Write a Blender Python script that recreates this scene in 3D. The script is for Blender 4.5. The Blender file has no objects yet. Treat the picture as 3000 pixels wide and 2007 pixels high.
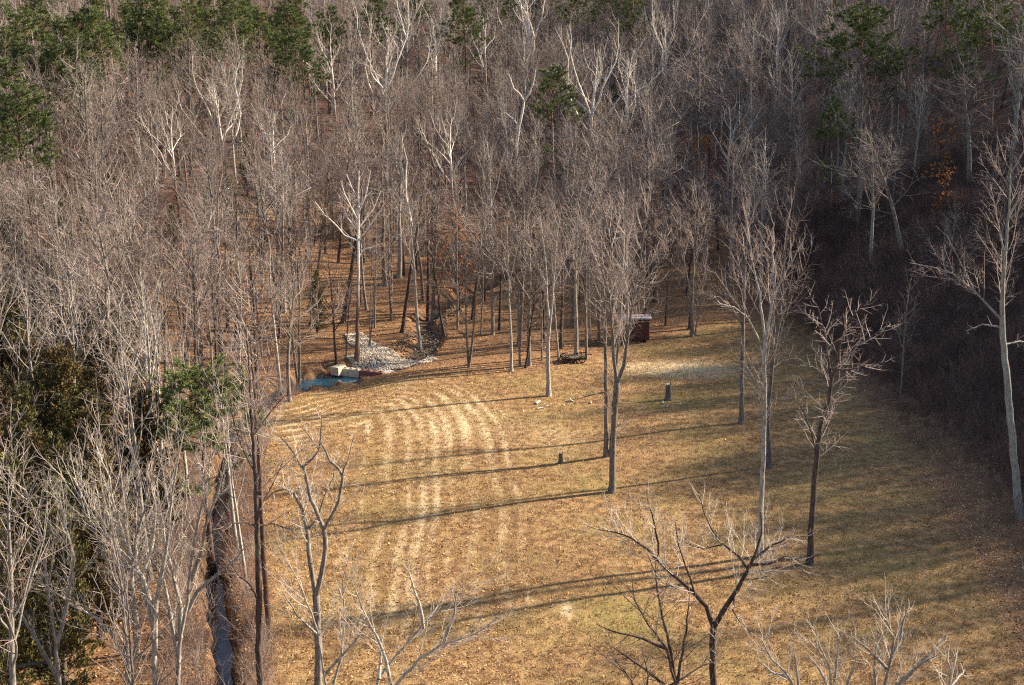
import bpy, math, random
import numpy as np
from mathutils import Vector
C = bpy.context.scene.collection
R = math.radians

# ------------------------------------------------------------------ camera, sky, sun, exposure
HC, PITCH, F = 29.0, R(13.0), 3500.0            # camera height (m), tilt down, focal length in photo pixels
cam = bpy.data.cameras.new('camera'); cam.sensor_width = 36; cam.lens = F / 3000 * 36
cam.clip_end = 3000
co = bpy.data.objects.new('camera', cam); C.objects.link(co)
co.location = (0, 0, HC); co.rotation_euler = (R(90) - PITCH, 0, 0)
bpy.context.scene.camera = co
SUN_EL, SUN_AZ = R(27), R(20)                   # azimuth measured from +X towards +Y
w = bpy.data.worlds.new('World'); bpy.context.scene.world = w; w.use_nodes = True
sky = w.node_tree.nodes.new('ShaderNodeTexSky'); sky.sky_type = 'NISHITA'; sky.sun_disc = False
sky.sun_elevation = SUN_EL; sky.sun_rotation = R(90) - SUN_AZ
bg = w.node_tree.nodes['Background']; bg.inputs['Strength'].default_value = 0.078
w.node_tree.links.new(sky.outputs[0], bg.inputs[0])
sun = bpy.data.lights.new('sun', 'SUN'); sun.energy = 5.0; sun.angle = R(0.9); sun.color = (1, .86, .66)
so = bpy.data.objects.new('sun', sun); C.objects.link(so)
sdir = Vector((math.cos(SUN_EL) * math.cos(SUN_AZ), math.cos(SUN_EL) * math.sin(SUN_AZ), math.sin(SUN_EL)))
so.rotation_euler = sdir.to_track_quat('Z', 'Y').to_euler(); so.location = (80, 60, 90)
vs = bpy.context.scene.view_settings
vs.view_transform = 'Standard'; vs.look = 'None'; vs.exposure = 1.7; vs.gamma = 1
cy = bpy.context.scene.cycles
cy.use_denoising = False; cy.pixel_filter_type = 'BLACKMAN_HARRIS'; cy.filter_width = 1.2
cy.max_bounces = 4; cy.diffuse_bounces = 2; cy.glossy_bounces = 2; cy.transparent_max_bounces = 4

# ------------------------------------------------------------------ photo pixels <-> the place
sp, cp = math.sin(PITCH), math.cos(PITCH)
def ray(px, py):
    u, v = (px - 1500) / F, (py - 1003.5) / F
    return u, cp - v * sp, -(sp + v * cp)
def flat(px, py, z=0.0):
    a, b, c = ray(px, py); t = (z - HC) / c
    return a * t, b * t
def plane(px, py, Y):
    a, b, c = ray(px, py); t = Y / b
    return (a * t, Y, HC + c * t)
def proj(x, y, z):
    dz = z - HC; d = y * cp - dz * sp
    return 1500 + F * x / d, 1003.5 - F * (y * sp + dz * cp) / d, d

CREEK = [flat(*p, -0.7) for p in ((690, 2450), (672, 2200), (662, 2000), (655, 1880), (636, 1770), (628, 1650), (640, 1540), (650, 1420), (680, 1300),
         (770, 1190), (870, 1138), (960, 1118), (1050, 1103), (1150, 1090), (1225, 1062), (1262, 1025), (1235, 990), (1290, 962), (1350, 938))]
CREEK += [(-2.0, 146), (3, 152), (6, 160), (8, 172), (14, 186), (16, 210)]
CREEK_W = [.55, .5, .5, .6, .65, .5, .55, .5, .55, 1.0, 1.6, 2.3, 2.3, 1.9, 1.6, 1.5, 1.2, 1.1, 1.1, 1, 1, .9, .8, .7, .6]
def seg_dist(x, y, poly, closed=False):
    best = np.full(np.shape(x), 1e9); wi = np.zeros(np.shape(x))
    n = len(poly)
    for i in range(n if closed else n - 1):
        (ax, ay), (bx, by) = poly[i][:2], poly[(i + 1) % n][:2]
        dx, dy = bx - ax, by - ay
        t = np.clip(((x - ax) * dx + (y - ay) * dy) / (dx * dx + dy * dy + 1e-9), 0, 1)
        d = np.hypot(x - ax - t * dx, y - ay - t * dy)
        m = d < best; best = np.where(m, d, best); wi = np.where(m, i + t, wi)
    return best, wi
def inside(x, y, poly):
    r = np.zeros(np.shape(x), bool); n = len(poly)
    for i in range(n):
        (ax, ay), (bx, by) = poly[i][:2], poly[(i + 1) % n][:2]
        c = ((ay > y) != (by > y)) & (x < (bx - ax) * (y - ay) / (by - ay + 1e-12) + ax)
        r ^= c
    return r
def ramp(s, wd): return np.maximum(0.5 * (s + np.sqrt(s * s + wd * wd)) - wd * .12 , 0)
def base_h(x, y):
    x = np.asarray(x, float); y = np.asarray(y, float)
    rr = ramp(x - 33.0 - 1.2 * np.sin(y * .09) + np.maximum(y - 118, 0) * .10, 3.0)
    right = 30 * np.tanh(.40 * rr / 30)
    yb = 131 + 5 * np.sin(x * .05) - 0.10 * np.maximum(-x - 20, 0)
    back = 0.225 * ramp(y - yb, 14.0); back = 62 * np.tanh(back / 62)
    left = 22 * np.tanh(.16 * ramp(-x - 30, 8) / 22)
    woods = np.clip(ramp(y - 125, 8) / 30 + ramp(x - 34, 3) / 12 + ramp(-x - 21, 3) / 10, 0, 1)
    bump = woods * (.55 * np.sin(x * .17 + 1.3 * np.sin(y * .08)) * np.cos(y * .13 + .7) + .25 * np.sin(x * .5 + y * .31))
    soft = .10 * np.sin(x * .21 + 1) * np.sin(y * .12) + .05 * np.sin(x * .55 - y * .4)
    return right + back + left + bump + soft
PCX, PCY = flat(1000, 1132)
def H(x, y):
    x = np.asarray(x, float); y = np.asarray(y, float)
    d, i = seg_dist(x, y, CREEK)
    cw = np.interp(i, range(len(CREEK_W)), CREEK_W) * (1 + (.22 * np.sin(i * 7.3) + .10 * np.sin(i * 15.1 + x)) * (i < 12))
    depth = np.interp(i, [0, 8, 10, 12, 13, 15, 18, 24], [1.7, 1.7, 1.45, 1.3, .6, .7, 1.1, .9])
    k = np.clip((d - cw * .55) / (cw * .85), 0, 1); k = k * k * (3 - 2 * k)
    pool = .5 * np.exp(-(((x - PCX) / 4.2) ** 2 + ((y - PCY) / 4.0) ** 2)) * (d > 0)
    return base_h(x, y) - depth * (1 - k) - pool * k
def hz(x, y): return float(H(x, y))
_t = np.arange(35, 520, .6)
def at(px, py):
    a, b, c = ray(px, py)
    z = HC + c * _t; h = H(a * _t, b * _t)
    k = np.argmax(z < h)
    if not (z < h).any(): k = len(_t) - 1
    t0, t1 = _t[max(k - 1, 0)], _t[k]
    for _ in range(14):
        m = (t0 + t1) / 2
        if HC + c * m < hz(a * m, b * m): t1 = m
        else: t0 = m
    return a * t1, b * t1, hz(a * t1, b * t1)

# ------------------------------------------------------------------ mesh helpers
def mesh_np(name, V, Fq, mats, mi=None, smooth=True, attrs=None):
    me = bpy.data.meshes.new(name)
    V = np.asarray(V, np.float32); Fq = np.asarray(Fq, np.int32)
    n, k = Fq.shape
    me.vertices.add(len(V)); me.vertices.foreach_set('co', V.ravel())
    me.loops.add(n * k); me.loops.foreach_set('vertex_index', Fq.ravel())
    me.polygons.add(n); me.polygons.foreach_set('loop_start', np.arange(0, n * k, k, dtype=np.int32))
    for m in (mats if isinstance(mats, (list, tuple)) else [mats]): me.materials.append(m)
    if mi is not None: me.polygons.foreach_set('material_index', np.asarray(mi, np.int32))
    me.polygons.foreach_set('use_smooth', np.full(n, smooth))
    for an, av in (attrs or {}).items():
        a = me.attributes.new(an, 'FLOAT', 'POINT'); a.data.foreach_set('value', np.asarray(av, np.float32))
    me.update(calc_edges=True)
    return me
def link(name, me, parent=None, loc=None):
    o = bpy.data.objects.new(name, me); C.objects.link(o)
    if parent: o.parent = parent
    if loc: o.location = loc
    return o
def tag(o, label, cat, group=None):
    o['label'] = label; o['category'] = cat
    if group: o['group'] = group
    return o
def empty(name, label, cat, loc, group=None):
    o = link(name, None, None, loc); o.empty_display_size = .3
    return tag(o, label, cat, group)
def tubes(polys, k):
    """polys: list of (points, radii) -> verts, quads"""
    by = {}
    for p, r in polys: by.setdefault(len(p), []).append((p, r))
    Vs, Fs, off = [], [], 0
    ang = np.arange(k) * 2 * math.pi / k
    for n, L in by.items():
        P = np.array([p for p, _ in L], float); Rr = np.array([r for _, r in L], float)
        m = len(L)
        T = np.empty_like(P); T[:, 1:-1] = P[:, 2:] - P[:, :-2]; T[:, 0] = P[:, 1] - P[:, 0]; T[:, -1] = P[:, -1] - P[:, -2]
        T /= np.linalg.norm(T, axis=2, keepdims=True) + 1e-9
        ref = np.where(np.abs(T[:, :1, 2:3]) > .8, np.array([1.0, .13, 0]), np.array([0, .1, 1.0]))
        A = np.cross(T, np.broadcast_to(ref, T.shape)); A /= np.linalg.norm(A, axis=2, keepdims=True) + 1e-9
        B = np.cross(T, A)
        V = P[:, :, None] + Rr[:, :, None, None] * (A[:, :, None] * np.cos(ang)[None, None, :, None] + B[:, :, None] * np.sin(ang)[None, None, :, None])
        idx = np.arange(m * n * k).reshape(m, n, k) + off
        a = idx[:, :-1]; b = idx[:, 1:]
        Fq = np.stack([a, np.roll(a, -1, 2), np.roll(b, -1, 2), b], -1).reshape(-1, 4)
        Vs.append(V.reshape(-1, 3)); Fs.append(Fq); off += m * n * k
    return np.concatenate(Vs), np.concatenate(Fs)
def join(parts):
    Vs, Fs, M, off = [], [], [], 0
    for i, (V, Fq) in enumerate(parts):
        Vs.append(V); Fs.append(Fq + off); off += len(V); M.append(np.full(len(Fq), i))
    return np.concatenate(Vs), np.concatenate(Fs), np.concatenate(M)

# ------------------------------------------------------------------ materials
class NT:
    def __init__(s, name, rough=.9, spec=.2):
        s.m = bpy.data.materials.new(name); s.m.use_nodes = True; s.t = s.m.node_tree; s.n = s.t.nodes
        s.b = s.n['Principled BSDF']; s.b.inputs['Roughness'].default_value = rough
        s.b.inputs['Specular IOR Level'].default_value = spec
    def new(s, ty, **kw):
        n = s.n.new(ty)
        for k, v in kw.items():
            if hasattr(n, k): setattr(n, k, v)
            else: s.put(n, k.replace('_', ' '), v)
        return n
    def put(s, n, k, v):
        i = n.inputs[k]
        if hasattr(v, 'links') or hasattr(v, 'is_output'): s.t.links.new(v, i)
        else: i.default_value = v
    def noise(s, scale, detail=3, vec=None, rough=.55):
        n = s.n.new('ShaderNodeTexNoise'); n.inputs['Scale'].default_value = scale; n.inputs['Detail'].default_value = detail
        n.inputs['Roughness'].default_value = rough
        if vec is not None: s.t.links.new(vec, n.inputs['Vector'])
        return n.outputs['Fac']
    def rng(s, v, a, b, c=0, d=1):
        n = s.n.new('ShaderNodeMapRange'); s.put(n, 'Value', v)
        for k, x in zip(('From Min', 'From Max', 'To Min', 'To Max'), (a, b, c, d)): n.inputs[k].default_value = x
        return n.outputs[0]
    def mix(s, f, a, b, mode='MIX'):
        n = s.n.new('ShaderNodeMix'); n.data_type = 'RGBA'; n.blend_type = mode
        s.put(n, 0, f) if hasattr(f, 'is_output') else setattr(n.inputs[0], 'default_value', f)
        for i, v in ((6, a), (7, b)):
            if hasattr(v, 'is_output'): s.t.links.new(v, n.inputs[i])
            else: n.inputs[i].default_value = (*v, 1)
        return n.outputs[2]
    def math(s, op, a, b=0.0, clamp=False):
        n = s.n.new('ShaderNodeMath'); n.operation = op; n.use_clamp = clamp
        for i, v in ((0, a), (1, b)):
            if hasattr(v, 'is_output'): s.t.links.new(v, n.inputs[i])
            else: n.inputs[i].default_value = v
        return n.outputs[0]
    def attr(s, name):
        n = s.n.new('ShaderNodeAttribute'); n.attribute_name = name; return n.outputs['Fac']
    def obj(s): return s.n.new('ShaderNodeTexCoord').outputs['Object']
    def rand(s): return s.n.new('ShaderNodeObjectInfo').outputs['Random']
    def color(s, v):
        if hasattr(v, 'is_output'): s.t.links.new(v, s.b.inputs['Base Color'])
        else: s.b.inputs['Base Color'].default_value = (*v, 1)
    def bump(s, h, strength=.5, dist=.05):
        n = s.n.new('ShaderNodeBump'); n.inputs['Strength'].default_value = strength; n.inputs['Distance'].default_value = dist
        s.t.links.new(h, n.inputs['Height']); s.t.links.new(n.outputs[0], s.b.inputs['Normal'])
    def ramp(s, f, stops):
        n = s.n.new('ShaderNodeValToRGB'); s.t.links.new(f, n.inputs[0]); e = n.color_ramp.elements
        while len(e) < len(stops): e.new(.5)
        for q, (p, c) in zip(e, stops): q.position = p; q.color = (*c, 1)
        return n.outputs[0]

def bark_mat(name, dark, light, lichen=(.36, .37, .30), lich=.5, vary=.35):
    t = NT(name, .95, .1); mp = t.n.new('ShaderNodeMapping'); mp.inputs['Scale'].default_value = (6, 6, 1.2)
    t.t.links.new(t.obj(), mp.inputs[0])
    f = t.noise(2.2, 4, mp.outputs[0], .65)
    c = t.mix(t.rng(f, .35, .65), dark, light)
    l = t.rng(t.noise(1.1, 4, t.obj(), .7), .55, .66)
    c = t.mix(t.math('MULTIPLY', l, lich), c, lichen)
    c = t.mix(1.0, c, t.mix(t.rand(), (1 - vary,) * 3, (1 + vary * .6,) * 3), 'MULTIPLY')
    t.color(c); t.bump(f, .9, .04)
    return t.m
def twig_mat(name, stops, tip=None):
    t = NT(name, .85, .15)
    c = t.ramp(t.rand(), stops)
    c = t.mix(t.rng(t.noise(.9, 3, t.obj()), .3, .7), c, tuple(x * .72 for x in stops[min(1, len(stops) - 1)][1]))
    t.color(c); return t.m
BARK = bark_mat('grey_bark', (.085, .07, .06), (.27, .235, .20))
BARK_PALE = bark_mat('pale_grey_bark', (.16, .14, .12), (.40, .37, .32), (.5, .52, .42), .4)
BARK_DARK = bark_mat('dark_bark', (.035, .026, .024), (.12, .09, .075), (.2, .2, .15), .35)
BARK_PINE = bark_mat('pine_bark', (.07, .045, .035), (.24, .15, .11), (.3, .22, .17), .3)
SYC = bark_mat('white_sycamore_bark', (.42, .35, .29), (.80, .73, .66), (.30, .24, .19), .35, .15)
nt_ = SYC.node_tree; nd = nt_.nodes; bs = nd['Principled BSDF']; src = bs.inputs['Base Color'].links[0].from_socket
sx_ = nd.new('ShaderNodeSeparateXYZ'); nt_.links.new(nd.new('ShaderNodeTexCoord').outputs['Object'], sx_.inputs[0])
mr = nd.new('ShaderNodeMapRange'); nt_.links.new(sx_.outputs['Z'], mr.inputs[0]); mr.inputs[1].default_value = 4.5; mr.inputs[2].default_value = 10
mx = nd.new('ShaderNodeMix'); mx.data_type = 'RGBA'; nt_.links.new(mr.outputs[0], mx.inputs[0]); mx.inputs[6].default_value = (.17, .11, .085, 1); nt_.links.new(src, mx.inputs[7]); nt_.links.new(mx.outputs[2], bs.inputs['Base Color'])
TWIG = twig_mat('twigs', [(0, (.155, .115, .10)), (.3, (.27, .205, .18)), (.6, (.36, .285, .25)), (1, (.50, .42, .375))])
TWIG_PALE = twig_mat('pale_twigs', [(0, (.42, .35, .29)), (1, (.55, .48, .41))])
TWIG_DARK = twig_mat('dark_twigs', [(0, (.10, .07, .062)), (1, (.16, .115, .10))])
BRUSH = twig_mat('brush_twigs', [(0, (.17, .095, .07)), (.5, (.25, .15, .11)), (1, (.34, .22, .165))])
THICK = twig_mat('thicket_twigs', [(0, (.11, .068, .058)), (.5, (.18, .11, .09)), (1, (.26, .17, .14))])
def leaf_mat(name, a, b, c_, sub=0):
    t = NT(name, .75, .25); v = t.attr('v')
    c = t.ramp(v, [(0, a), (.5, b), (1, c_)])
    c = t.mix(1.0, c, t.mix(t.rand(), (.75,) * 3, (1.25, 1.2, 1.1)), 'MULTIPLY')
    t.color(c); return t.m
NEEDLE = leaf_mat('pine_needles', (.045, .068, .026), (.10, .13, .042), (.20, .215, .07))
NEEDLE_YOUNG = leaf_mat('bright_pine_needles', (.09, .15, .02), (.17, .25, .03), (.26, .32, .05))
CEDAR = leaf_mat('cedar_sprays', (.05, .055, .02), (.115, .11, .038), (.20, .16, .055))
CEDAR_BROWN = leaf_mat('bronze_cedar_sprays', (.06, .048, .018), (.115, .085, .032), (.18, .125, .045))
RUST = leaf_mat('rust_leaves', (.30, .11, .035), (.48, .18, .05), (.60, .27, .09))

# ground: cover masks come from the plan of the place
t = NT('ground_cover', .95, .1)
pos = t.n.new('ShaderNodeNewGeometry').outputs['Position']
fine = t.noise(9, 4, pos, .75); mid = t.noise(1.3, 5, pos, .6); big = t.noise(.16, 4, pos, .55); vf = t.noise(28, 2, pos, .8)
litter = t.ramp(fine, [(.30, (.10, .05, .028)), (.47, (.23, .125, .06)), (.56, (.34, .20, .10)), (.70, (.56, .38, .20))])
litter = t.mix(t.rng(mid, .35, .7), litter, (.17, .085, .05))
grass = t.ramp(fine, [(.28, (.14, .08, .038)), (.46, (.28, .168, .075)), (.58, (.40, .255, .12)), (.72, (.54, .37, .19))])
grass = t.mix(t.rng(mid, .42, .60, 0, .85), grass, (.15, .08, .04))
grass = t.mix(t.rng(big, .45, .66, 0, .45), grass, (.24, .19, .075))
green = t.mix(t.rng(vf, .3, .7), (.13, .12, .035), (.30, .25, .085))
pale = t.mix(t.rng(vf, .3, .7), (.44, .32, .18), (.74, .60, .38))
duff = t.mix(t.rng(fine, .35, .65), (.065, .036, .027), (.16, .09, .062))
rough_edge = t.math('MULTIPLY', t.math('SUBTRACT', mid, .5), .9)
gn = t.math('ADD', t.attr('grass'), rough_edge)
c = t.mix(t.rng(gn, .35, .65), litter, grass)
c = t.mix(t.rng(t.math('ADD', t.attr('green'), rough_edge), .4, .8, 0, .75), c, green)
c = t.mix(t.rng(t.math('ADD', t.attr('pale'), t.math('MULTIPLY', t.math('SUBTRACT', t.noise(2.2, 6, pos, .75), .5), 1.6)), .22, .80, 0, .85), c, pale)
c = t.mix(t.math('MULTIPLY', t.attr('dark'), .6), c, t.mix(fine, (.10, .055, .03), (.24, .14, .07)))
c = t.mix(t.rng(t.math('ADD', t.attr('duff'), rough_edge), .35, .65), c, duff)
c = t.mix(t.rng(t.attr('mud'), .2, .8), c, t.mix(t.rng(fine, .4, .6), (.06, .04, .028), (.16, .11, .075)))
t.color(c); t.bump(t.math('ADD', fine, t.math('MULTIPLY', mid, 1.5)), .9, .10)
GROUND = t.m

# ------------------------------------------------------------------ ground sheet
def axis(lo, a, b, hi, fine_, coarse):
    return np.unique(np.concatenate([np.arange(lo, a, coarse), np.arange(a, b, fine_), np.arange(b, hi + coarse, coarse)]).round(3))
xs = np.concatenate([[-900, -600, -420], axis(-300, -34, 40, 300, .32, 3.0), [420, 600, 900]])
ys = np.concatenate([[-300, -120, 0], axis(20, 44, 160, 470, .40, 3.0), [560, 800, 1500]])
GX, GY = np.meshgrid(xs, ys); shp = GX.shape
GZ = H(GX, GY)
CLEAR_PX = [(3150, 2300), (3000, 1960), (2900, 1750), (2760, 1480), (2640, 1300), (2560, 1200), (2450, 1100), (2385, 1020), (2375, 985), (2200, 955), (2010, 985), (1930, 1010),
            (1800, 1035), (1650, 1085), (1500, 1095), (1350, 1090), (1200, 1105), (1100, 1105), (900, 1145), (830, 1190), (770, 1260), (770, 1500), (790, 2007), (760, 2500)]
CLEAR = [flat(*p) for p in CLEAR_PX]
OPEN_PX = [(880, 1140), (915, 900), (960, 800), (1130, 745), (1400, 760), (1500, 830), (1700, 850), (1870, 850), (2090, 880), (2200, 955), (2010, 985), (1800, 1035), (1650, 1085), (1500, 1095), (1350, 1090), (1200, 1105), (1100, 1105)]
OPENF = [at(*p)[:2] for p in OPEN_PX]
ARC = [flat(*p) for p in ((800, 1180), (880, 1152), (1000, 1127), (1150, 1112), (1290, 1112), (1390, 1150), (1450, 1220), (1490, 1320), (1515, 1450), (1535, 1600), (1550, 1760), (1540, 1900), (1530, 2200))]
def blob(x, y, px, py, rx, ry):
    (cx, cy_), (ex, _), (_, ny) = flat(px, py), flat(px + rx, py), flat(px, py - ry)
    return np.exp(-(((x - cx) / (ex - cx)) ** 2 + ((y - cy_) / (ny - cy_)) ** 2))
dc, _i = seg_dist(GX, GY, CLEAR, True); sg = np.where(inside(GX, GY, CLEAR), dc, -dc)
a_grass = np.clip(.5 + sg / 5, 0, 1)
da, ai = seg_dist(GX, GY, ARC)
ins = inside(GX, GY, ARC + [flat(800, 2200)])
sd = np.where(ins, da, -da)
wob = .16 * np.sin(GY * .35) + .12 * np.sin(GX * .8 + 1) + .3 * np.sin(sd * .9 + .6)
stripe = np.sin((sd + wob) * 2 * math.pi / 1.28)
ph = np.clip(sd / 1.5 + 1, 0, 1) * np.clip((19 - sd) / 7, 0, 1)
amp = .9 + .25 * np.exp(-(((GY - 98) / 12) ** 2)); side = np.clip((GY - 52) / 10, .55, 1)
pat = .62 + .38 * np.sin(GX * .9 + 1.5 * np.sin(GY * .33)) * np.sin(GY * .42 + 1.2 * np.sin(GX * .7))
a_pale = .62 * np.clip(stripe * .8 + .35, 0, 1) * ph * amp * side * pat
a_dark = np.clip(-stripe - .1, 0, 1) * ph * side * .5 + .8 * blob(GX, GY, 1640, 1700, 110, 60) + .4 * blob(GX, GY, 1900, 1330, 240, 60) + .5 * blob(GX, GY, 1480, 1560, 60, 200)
a_pale += .95 * blob(GX, GY, 1990, 1082, 190, 26) + .35 * blob(GX, GY, 1330, 1235, 250, 70) + .30 * blob(GX, GY, 1240, 1500, 45, 240) + .8 * blob(GX, GY, 1660, 1790, 24, 30)
a_pale += .30 * blob(GX, GY, 1640, 1280, 120, 50) + .2 * blob(GX, GY, 1950, 1320, 200, 40)
a_green = .55 * blob(GX, GY, 2050, 1150, 250, 40) + .6 * blob(GX, GY, 1750, 1420, 170, 60) + .7 * blob(GX, GY, 1790, 1800, 200, 110) + .45 * blob(GX, GY, 1900, 1185, 190, 25)
a_green += .45 * blob(GX, GY, 2450, 1500, 300, 200) + .3 * blob(GX, GY, 2650, 1750, 200, 150) + .3 * blob(GX, GY, 2150, 1900, 300, 150) + .35 * blob(GX, GY, 2300, 960, 150, 20)
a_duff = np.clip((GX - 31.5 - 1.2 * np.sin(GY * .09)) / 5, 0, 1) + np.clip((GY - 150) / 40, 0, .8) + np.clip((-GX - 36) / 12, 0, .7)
dk, ki = seg_dist(GX, GY, CREEK)
a_mud = np.clip(1.25 - dk / (np.interp(ki, range(len(CREEK_W)), CREEK_W) * .95), 0, 1)
idx = np.arange(shp[0] * shp[1]).reshape(shp)
Fq = np.stack([idx[:-1, :-1], idx[:-1, 1:], idx[1:, 1:], idx[1:, :-1]], -1).reshape(-1, 4)
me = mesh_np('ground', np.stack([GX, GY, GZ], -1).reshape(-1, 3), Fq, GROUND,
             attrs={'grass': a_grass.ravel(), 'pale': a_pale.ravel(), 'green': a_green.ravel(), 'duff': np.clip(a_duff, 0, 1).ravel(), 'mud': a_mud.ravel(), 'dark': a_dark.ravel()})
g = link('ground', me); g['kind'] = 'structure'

# creek water
t = NT('creek_water', .06, .5); t.color(t.mix(t.rng(t.noise(.35, 2, t.obj()), .4, .6), (.008, .085, .15), (.01, .035, .05)))  # blue teal patches put the sky's reflection into the base colour
t.bump(t.noise(3.5, 2, t.obj()), .25, .05); WATER_SKY_TINT = t.m
def ribbon(name, i0, i1, off, wk, mat):
    L, Rr = [], []
    pts = []
    for i in range(i0, i1):
        for q in range(6):
            s = q / 6; a, b = CREEK[i], CREEK[i + 1]
            pts.append((a[0] + (b[0] - a[0]) * s, a[1] + (b[1] - a[1]) * s, CREEK_W[i] + (CREEK_W[i + 1] - CREEK_W[i]) * s))
    V = []
    for i, p in enumerate(pts):
        q = pts[min(i + 1, len(pts) - 1)]; o = pts[max(i - 1, 0)]
        d = Vector((q[0] - o[0], q[1] - o[1], 0)).normalized(); n = Vector((-d.y, d.x, 0))
        z = off if p[1] < 126 else off + float(base_h(p[0], p[1]) - base_h(pts[0][0], pts[0][1]))
        for s in (-1, 1): V.append((p[0] + n.x * s * p[2] * wk, p[1] + n.y * s * p[2] * wk, z))
    Fq = [(2 * i, 2 * i + 1, 2 * i + 3, 2 * i + 2) for i in range(len(pts) - 1)]
    o = link(name, mesh_np(name, V, Fq, mat)); o['kind'] = 'structure'; return o
t = NT('ditch_water', .12, .5); t.color(t.mix(t.rng(t.noise(.8, 3, t.obj()), .4, .6), (.02, .02, .028), (.055, .05, .065)))
t.bump(t.noise(4, 2, t.obj()), .2, .05)
ribbon('creek_water', 0, 8, -1.2, 1.5, t.m)
ribbon('pool_water', 8, 13, -.66, 1.35, WATER_SKY_TINT)
ribbon('upper_creek_water', 16, 21, -.80, .95, WATER_SKY_TINT)

# ------------------------------------------------------------------ trees
def vnorm(v):
    l = math.sqrt(v[0] ** 2 + v[1] ** 2 + v[2] ** 2) or 1; return (v[0] / l, v[1] / l, v[2] / l)
def shoot(rng, p, d, L, r0, r1, n, wig, up):
    P = [p]; Rr = [r0]; st = L / n
    for i in range(1, n + 1):
        d = vnorm((d[0] + rng.uniform(-wig, wig), d[1] + rng.uniform(-wig, wig), d[2] + rng.uniform(-wig, wig) * .6 + up))
        p = (p[0] + d[0] * st, p[1] + d[1] * st, p[2] + d[2] * st)
        P.append(p); Rr.append(r0 + (r1 - r0) * i / n)
    return P, Rr
def side_dir(rng, t_, ang, az=None):
    t_ = vnorm(t_); a = (0, 0, 1) if abs(t_[2]) < .85 else (1, 0, 0)
    u = vnorm((t_[1] * a[2] - t_[2] * a[1], t_[2] * a[0] - t_[0] * a[2], t_[0] * a[1] - t_[1] * a[0]))
    v = (t_[1] * u[2] - t_[2] * u[1], t_[2] * u[0] - t_[0] * u[2], t_[0] * u[1] - t_[1] * u[0])
    az = rng.uniform(0, 6.283) if az is None else az
    s, c, ca, sa = math.sin(ang), math.cos(ang), math.cos(az), math.sin(az)
    return tuple(t_[i] * c + (u[i] * ca + v[i] * sa) * s for i in range(3))
def along(P, s):
    f = s * (len(P) - 1); i = min(int(f), len(P) - 2); f -= i
    a, b = P[i], P[i + 1]
    return tuple(a[k] + (b[k] - a[k]) * f for k in range(3)), tuple(b[k] - a[k] for k in range(3)), i, f
def plen(P): return sum(math.dist(P[i], P[i + 1]) for i in range(len(P) - 1))
def sub(rng, P, Rr, out, spec, lv=0, s0=.2):
    """grow shoots along a limb. spec: list of (per-metre density, length ratio, angle, min len, max len, radius)"""
    if lv >= len(spec): return
    dens, lr, ang, lo, hi, rad, up = spec[lv]
    L = plen(P); n = dens * L * (1 - s0); n = int(n) + (rng.random() < n % 1)
    n = min(n, 60)
    for j in range(n):
        s = s0 + (1 - s0) * (j + rng.random()) / max(n, 1)
        s = min(s, .995)
        p, tdir, i, f = along(P, s)
        rr = Rr[i] + (Rr[i + 1] - Rr[i]) * f
        l = max(lo, min(hi, L * lr * (1.15 - .75 * s) * rng.uniform(.6, 1.25)))
        d = side_dir(rng, tdir, R(ang) * rng.uniform(.7, 1.3))
        r0 = min(rr * .75, rad * rng.uniform(.8, 1.3)); last = lv == len(spec) - 1
        Q, q = shoot(rng, p, d, l, r0, r0 * (.3 if last else .3), 2 if last else (3 if lv else 5), .17, up)
        out.append((Q, q))
        sub(rng, Q, q, out, spec, lv + 1, .12)
SPEC = [(1.3, .5, 50, .5, 3.6, .030, .05), (2.3, .46, 50, .35, 1.5, .015, .03), (3.4, .5, 48, .22, .8, .0095, .01)]
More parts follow.
